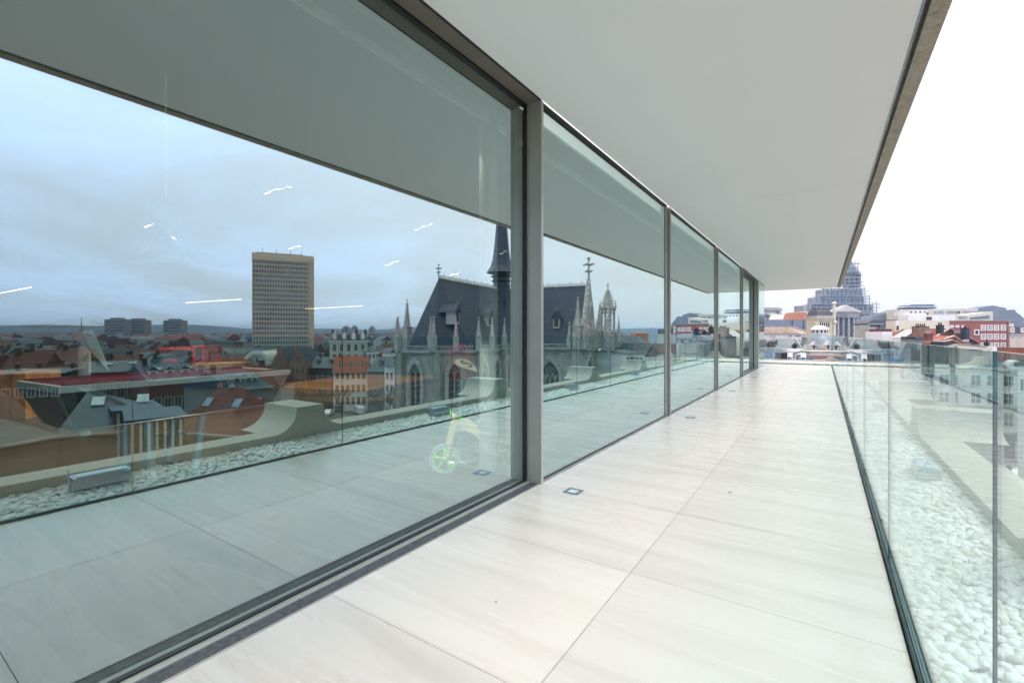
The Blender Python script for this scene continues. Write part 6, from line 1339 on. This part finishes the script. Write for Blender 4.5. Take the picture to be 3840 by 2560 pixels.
# cluster of red roofs
def gab(name, lab, pts, D, dep, wallm, roofm, th=.35, group='red roofed houses beyond the balustrade'):
    """gable end facing us: pts = left eave, peak, right eave pixel corners"""
    fr = FP(pts[0][0], D, pts[2][0], D); q = [fr.at(*p) for p in pts]; t = T(name, lab, 'house', base(pts[1][0], D), group)
    f = MB(); f.prism(fr, [(q[0][0], GZ), (q[2][0], GZ), q[2], q[1], q[0]], 0, dep); P("wall", f, wallm, t)
    f = MB()
    for a, b in ((q[0], q[1]), (q[1], q[2])): f.prism(fr, [(a[0], a[1]+.003), (b[0], b[1]+.003), (b[0], b[1]+th), (a[0], a[1]+th)], -.25, dep+.1)
    r_ = P("roof", f, roofm, t); f = MB()
    for a, b in ((q[0], q[1]), (q[1], q[2])): f.prism(fr, [(a[0], a[1]+th+.004), (b[0], b[1]+th+.004), (b[0], b[1]+th+.1), (a[0], a[1]+th+.1)], -.3, .2)
    P("verge", f, M_ZINCB, r_); return t, fr, r_
t, fr, r_ = gab("gabled_house", 'largest house with dark mossy brick gable and red tiled roof', c4((60, 800), (350, 625), (960, 920)), 92, 11, M_BRICKD, M_TILE)
t, fr, r_ = gab("gabled_house", 'small dark gable with orange roof in front of the largest brick gable', c4((210, 870), (440, 790), (680, 960)), 86, 7, M_BRICKD, M_TILEO)
t, fr, r_ = gab("gabled_house", 'lowest dark slate gable with red roof just above the balustrade', c4((0, 960), (400, 885), (580, 965)), 82, 6, mat("charcoal_slate_wall", (.06, .07, .085), .7, .2), M_TILE)
house("long_roofed_house", 'house with a broad slope of bright red tiles left of the largest gable', 3370, 98, 3560, 92, 0, 1296, 1240, 9, M_BRICKD, M_TILEO, 'red roofed houses beyond the balustrade', nx=4, chim=0, over=.1)
house("long_roofed_house", 'second red-tiled slope lower down behind the balustrade edge', 3440, 88, 3560, 84, 0, 1312, 1274, 7, M_CREAM, M_TILE, 'red roofed houses beyond the balustrade', nx=4, chim=0, over=.1)
def solo_chim(lab, px0, px1, y0, y1, D, m_, dep=1.2, pots=4, pm=M_BLACK, black=True):
    fr = FP(px0, D, px1, D); t = T("chimney_stack", lab, 'chimney', fr(fr.len/2, 0, zof(y1, D)), 'chimney stacks among the red roofs'); W_ = fr.len; z0, z1 = zof(y1, D), zof(y0, D)
    f = MB(); f.box(fr, 0, W_, 0, dep, z0-.8, z1); f.box(fr, -.04, W_+.04, -.04, dep+.04, z1+.001, z1+.14, 1 if black else 0); P("stack", f, [m_, M_BLACK], t)
    for i in range(pots): f = MB(); a = W_*(i+.5)/pots; f.cone(fr, a, dep/2, z1+.14, z1+.62, W_*.3/pots, W_*.26/pots, 8); P("pot", f, pm, t)
solo_chim('brown brick chimney stack with black caps in the middle of the red roofs', 3446, 3485, 1226, 1262, 88, mat("brown_stack_brick", (.24, .14, .11), .85, .3, 1.5, bands=5, bandcol=.85), 1.6, 5)
solo_chim('short black chimney with three caps before the cream wall', 3523.5, 3540, 1221, 1236, 90, M_BLACK, .8, 3)
solo_chim('row of pale metal flues on a red brick base', 3478, 3499, 1253, 1266, 86, M_BRICK, .8, 5, M_ZINCB, False)
solo_chim('second row of pale metal flues near the red brick building', 3584, 3608, 1252, 1262, 90, M_BRICK, .8, 6, M_ZINCB, False)
solo_chim('black chimney base with four tall cream pots near the balustrade', 3510, 3538, 1284, 1297, 80, M_BLACK, 1, 4, M_CREAM)
solo_chim('dark slate-clad leaning chimney right of the flues', 3624, 3636, 1232, 1268, 89, M_SLATE, 1.2, 1)
solo_chim('cream chimney pots on a small stack right of the brick gable', 3617, 3641, 1285, 1292, 84, M_GREYW, .7, 3, M_CREAM)
solo_chim('small black roof vent beside the white gable with round holes', 3701, 3710, 1287, 1303, 82, M_BLACK, .5, 1)
simple("zinc_dormer_roof", 'sloping zinc roof with white gable end left of the brown chimney', 'roof structure', 3400, 90, [("roof", M_ZINCB, [('p', c3((1090, 795), (1430, 600), (1430, 640), (1215, 800)), 3)]), ("wall", M_WHITEW, [('p', c3((1070, 805), (1215, 806), (1235, 900), (1070, 900)), 3), ('b', 3384, 3411, 1284, None, 3)]), ("brick_side", M_BRICKD, [('p', c3((1216, 800), (1430, 645), (1430, 800), (1300, 900), (1236, 900)), 2.6, 0, .2)])])
simple("orange_brick_house", 'low orange brick house with white front windows left of the red roofs', 'house', 3370, 102, [("wall", M_ORANGE, [('b', 3347, 3411, 1244, None, 6)]), ("white_front", M_WHITEW, [('b', 3310, 3346.5, 1243, None, 5)]), ("brick_top", M_ORANGE, [('b', 3389, 3420, 1242, 1252, 3, 0, -.8)])])
simple("slate_lean_to", 'small slate lean-to roof with dark eaves beside the zinc dormer', 'roof structure', 3450, 84, [("roof", M_SLATE2, [('p', c3((1330, 770), (1510, 770), (1590, 830), (1350, 830)), 3)]), ("wall", M_GREYW, [('b', 3432, 3466, 1273, None, 3, 0, .2)])])
simple("flat_grey_roof", 'flat grey roof with a white gable wall and row of dark holes above the balustrade', 'building', 3660, 80, [("wall", M_CREAM, [('p', c4((560, 1000), (580, 965), (1230, 1020), (1240, 1110), (560, 1110)), 5), ('b', 3597, 3712, 1320, None, 5)]), ("roof", M_GREYW, [('p', c4((420, 1010), (640, 925), (1180, 965), (1230, 1018), (580, 1000)), 6, 0, .4)]), ("orange_upstand", M_ORANGE, [('b', 3659, 3700, 1291, 1296, 3, 0, 3)]),
    ("vent_holes", M_BLACK, [('b', 3634+i*6, 3637+i*6, 1309.5, 1312.5, .1, 0, -.11) for i in range(8)]), ("pier", M_WHITEW, [('b', 3712, 3727, 1299, None, 2, 0, -.5)])])
simple("teal_slate_roofs", 'dark teal slate roof with upright ribs behind the middle balustrade panels', 'building', 3230, 92, [("roof", mat("weathered_slate", (0, 0, 0)), [('p', [(3128, 1310), (3128, 1270), (3190, 1268), (3335, 1285), (3335, 1330)], 9)]), ("wall", M_GREYW, [('b', 3128, 3420, 1312, None, 9)]), ("white_streak", M_WHITEW, [('p', c3((-40, 1060), (-40, 830), (-10, 830), (-10, 1060)), .2, 0, -.25)])])
# white street front below, with shops
def street_front():
    fr = FP(3440, 82, 4020, 76); L_ = fr.len; D = 79; t = T("street_facade", 'white stone street front with tall windows and shopfronts seen down through the balustrade', 'building', base(3700, D)); zt = zof(1390, D)
    f = MB(); f.box(fr, 0, L_, 0, 10, GZ, zt); P("wall", f, M_WHITEW, t); f = MB(); f.box(fr, -.2, L_, -.5, 10.2, zt+.001, zt+.4); f.box(fr, 0, L_, -.3, -.001, zt-6.2, zt-5.9); f.box(fr, 0, L_, -.25, -.001, GZ+4.6, GZ+4.9); P("cornice", f, M_CREAM, t)
    f = MB(); vs = [fr(a, b, z) for z, i in ((zt+.401, 0), (zt+1.3, 1.8)) for a, b in ((0, i), (L_, i), (L_, 10-i), (0, 10-i))]; f.add(vs, [(0, 1, 5, 4), (1, 2, 6, 5), (2, 3, 7, 6), (3, 0, 4, 7), (4, 5, 6, 7), (0, 3, 2, 1)]); P("roof", f, M_ZINC, t)
    for z in (zt-2.6, zt-5.6, zt-9.3): wgrid(t, fr, .5, L_-.5, 9, [z], 1.5, 1.9 if z > zt-6 else 2.4, fm=M_WFR, bars=(1, 1), proud=.12)
    a, _ = fr.at(3809, 1370); f = MB(); q = zt+.4; f.prism(fr, [(a-1, q), (a+1, q), (a+.9, q+.7), (a+.5, q+1.25), (a, q+1.45), (a-.5, q+1.25), (a-.9, q+.7)], -.3, 1.6); d = P("dormer", f, M_WHITEW, t); f = MB(); f.prism(fr, [(a+.4*math.cos(k*.5236), q+.75+.4*math.sin(k*.5236)) for k in range(12)], -.34, -.301); P("round_window", f, M_WIN, d)
    for i in range(6):
        a0 = L_*i/6+.4; f = MB(); f.box(fr, a0, a0+L_/6-.8, -.06, -.002, GZ+.3, GZ+3.4); s_ = P("shop_window", f, M_WIN, t); f = MB(); f.box(fr, a0, a0+L_/6-.8, -.5, -.07, GZ+3.45, GZ+4.3); P("fascia", f, [M_CARB, M_BRICK, M_BROWNW][i % 3], s_)
street_front()
f = MB(); fr = FP(3440, 74.5, 4020, 69); f.box(fr, -40, fr.len+10, -9, 3, GZ+.002, GZ+.01); STR("road", f, mat("asphalt", (.06, .06, .065), .85, .2, 1, stain=.2)); f = MB(); f.box(fr, -40, fr.len+10, 3.01, 6.6, GZ+.001, GZ+.13); STR("pavement", f, mat("pavement_slabs", (.3, .3, .29), .85, .15, 1))
def wd(px, D): return cam2w((px-1920)/FOC*D, D)
car(0, 0, M_CARW, 'white car on the street below at the right edge, seen through the balustrade', 1.0, False, 0, wd(3835, 68)); car(0, 0, mat("blue_car_paint", (.2, .3, .5), .3, .03), 'pale blue car on the street below beside the dark balustrade joint', 1.1, False, 0, wd(3748, 71))
rr = random.Random(21)
for k in range(26): scatter(rr.uniform(3950, 4700), rr.uniform(105, 260), 0, rr)
for k in range(8): scatter(rr.uniform(2800, 3100), rr.uniform(95, 112), 0, rr, zadd=-4)
# spare copies of no use are moved into the crowd
# ---------------------------------------------------------------- air
f = MB(); f.box(W0, -5600, 5600, -5600, 5600, GZ-1.3, 70)
hz = bpy.data.materials.new("air"); hz.use_nodes = True; t = hz.node_tree; t.nodes.clear(); o = nn(t, 'ShaderNodeOutputMaterial'); v = nn(t, 'ShaderNodeVolumePrincipled')
v.inputs['Color'].default_value = (.52, .74, 1.0, 1); v.inputs['Density'].default_value = .0002; t.links.new(v.outputs[0], o.inputs['Volume'])
S("haze", f, hz, 'pale blue winter haze over the city', 'haze', kind='stuff')
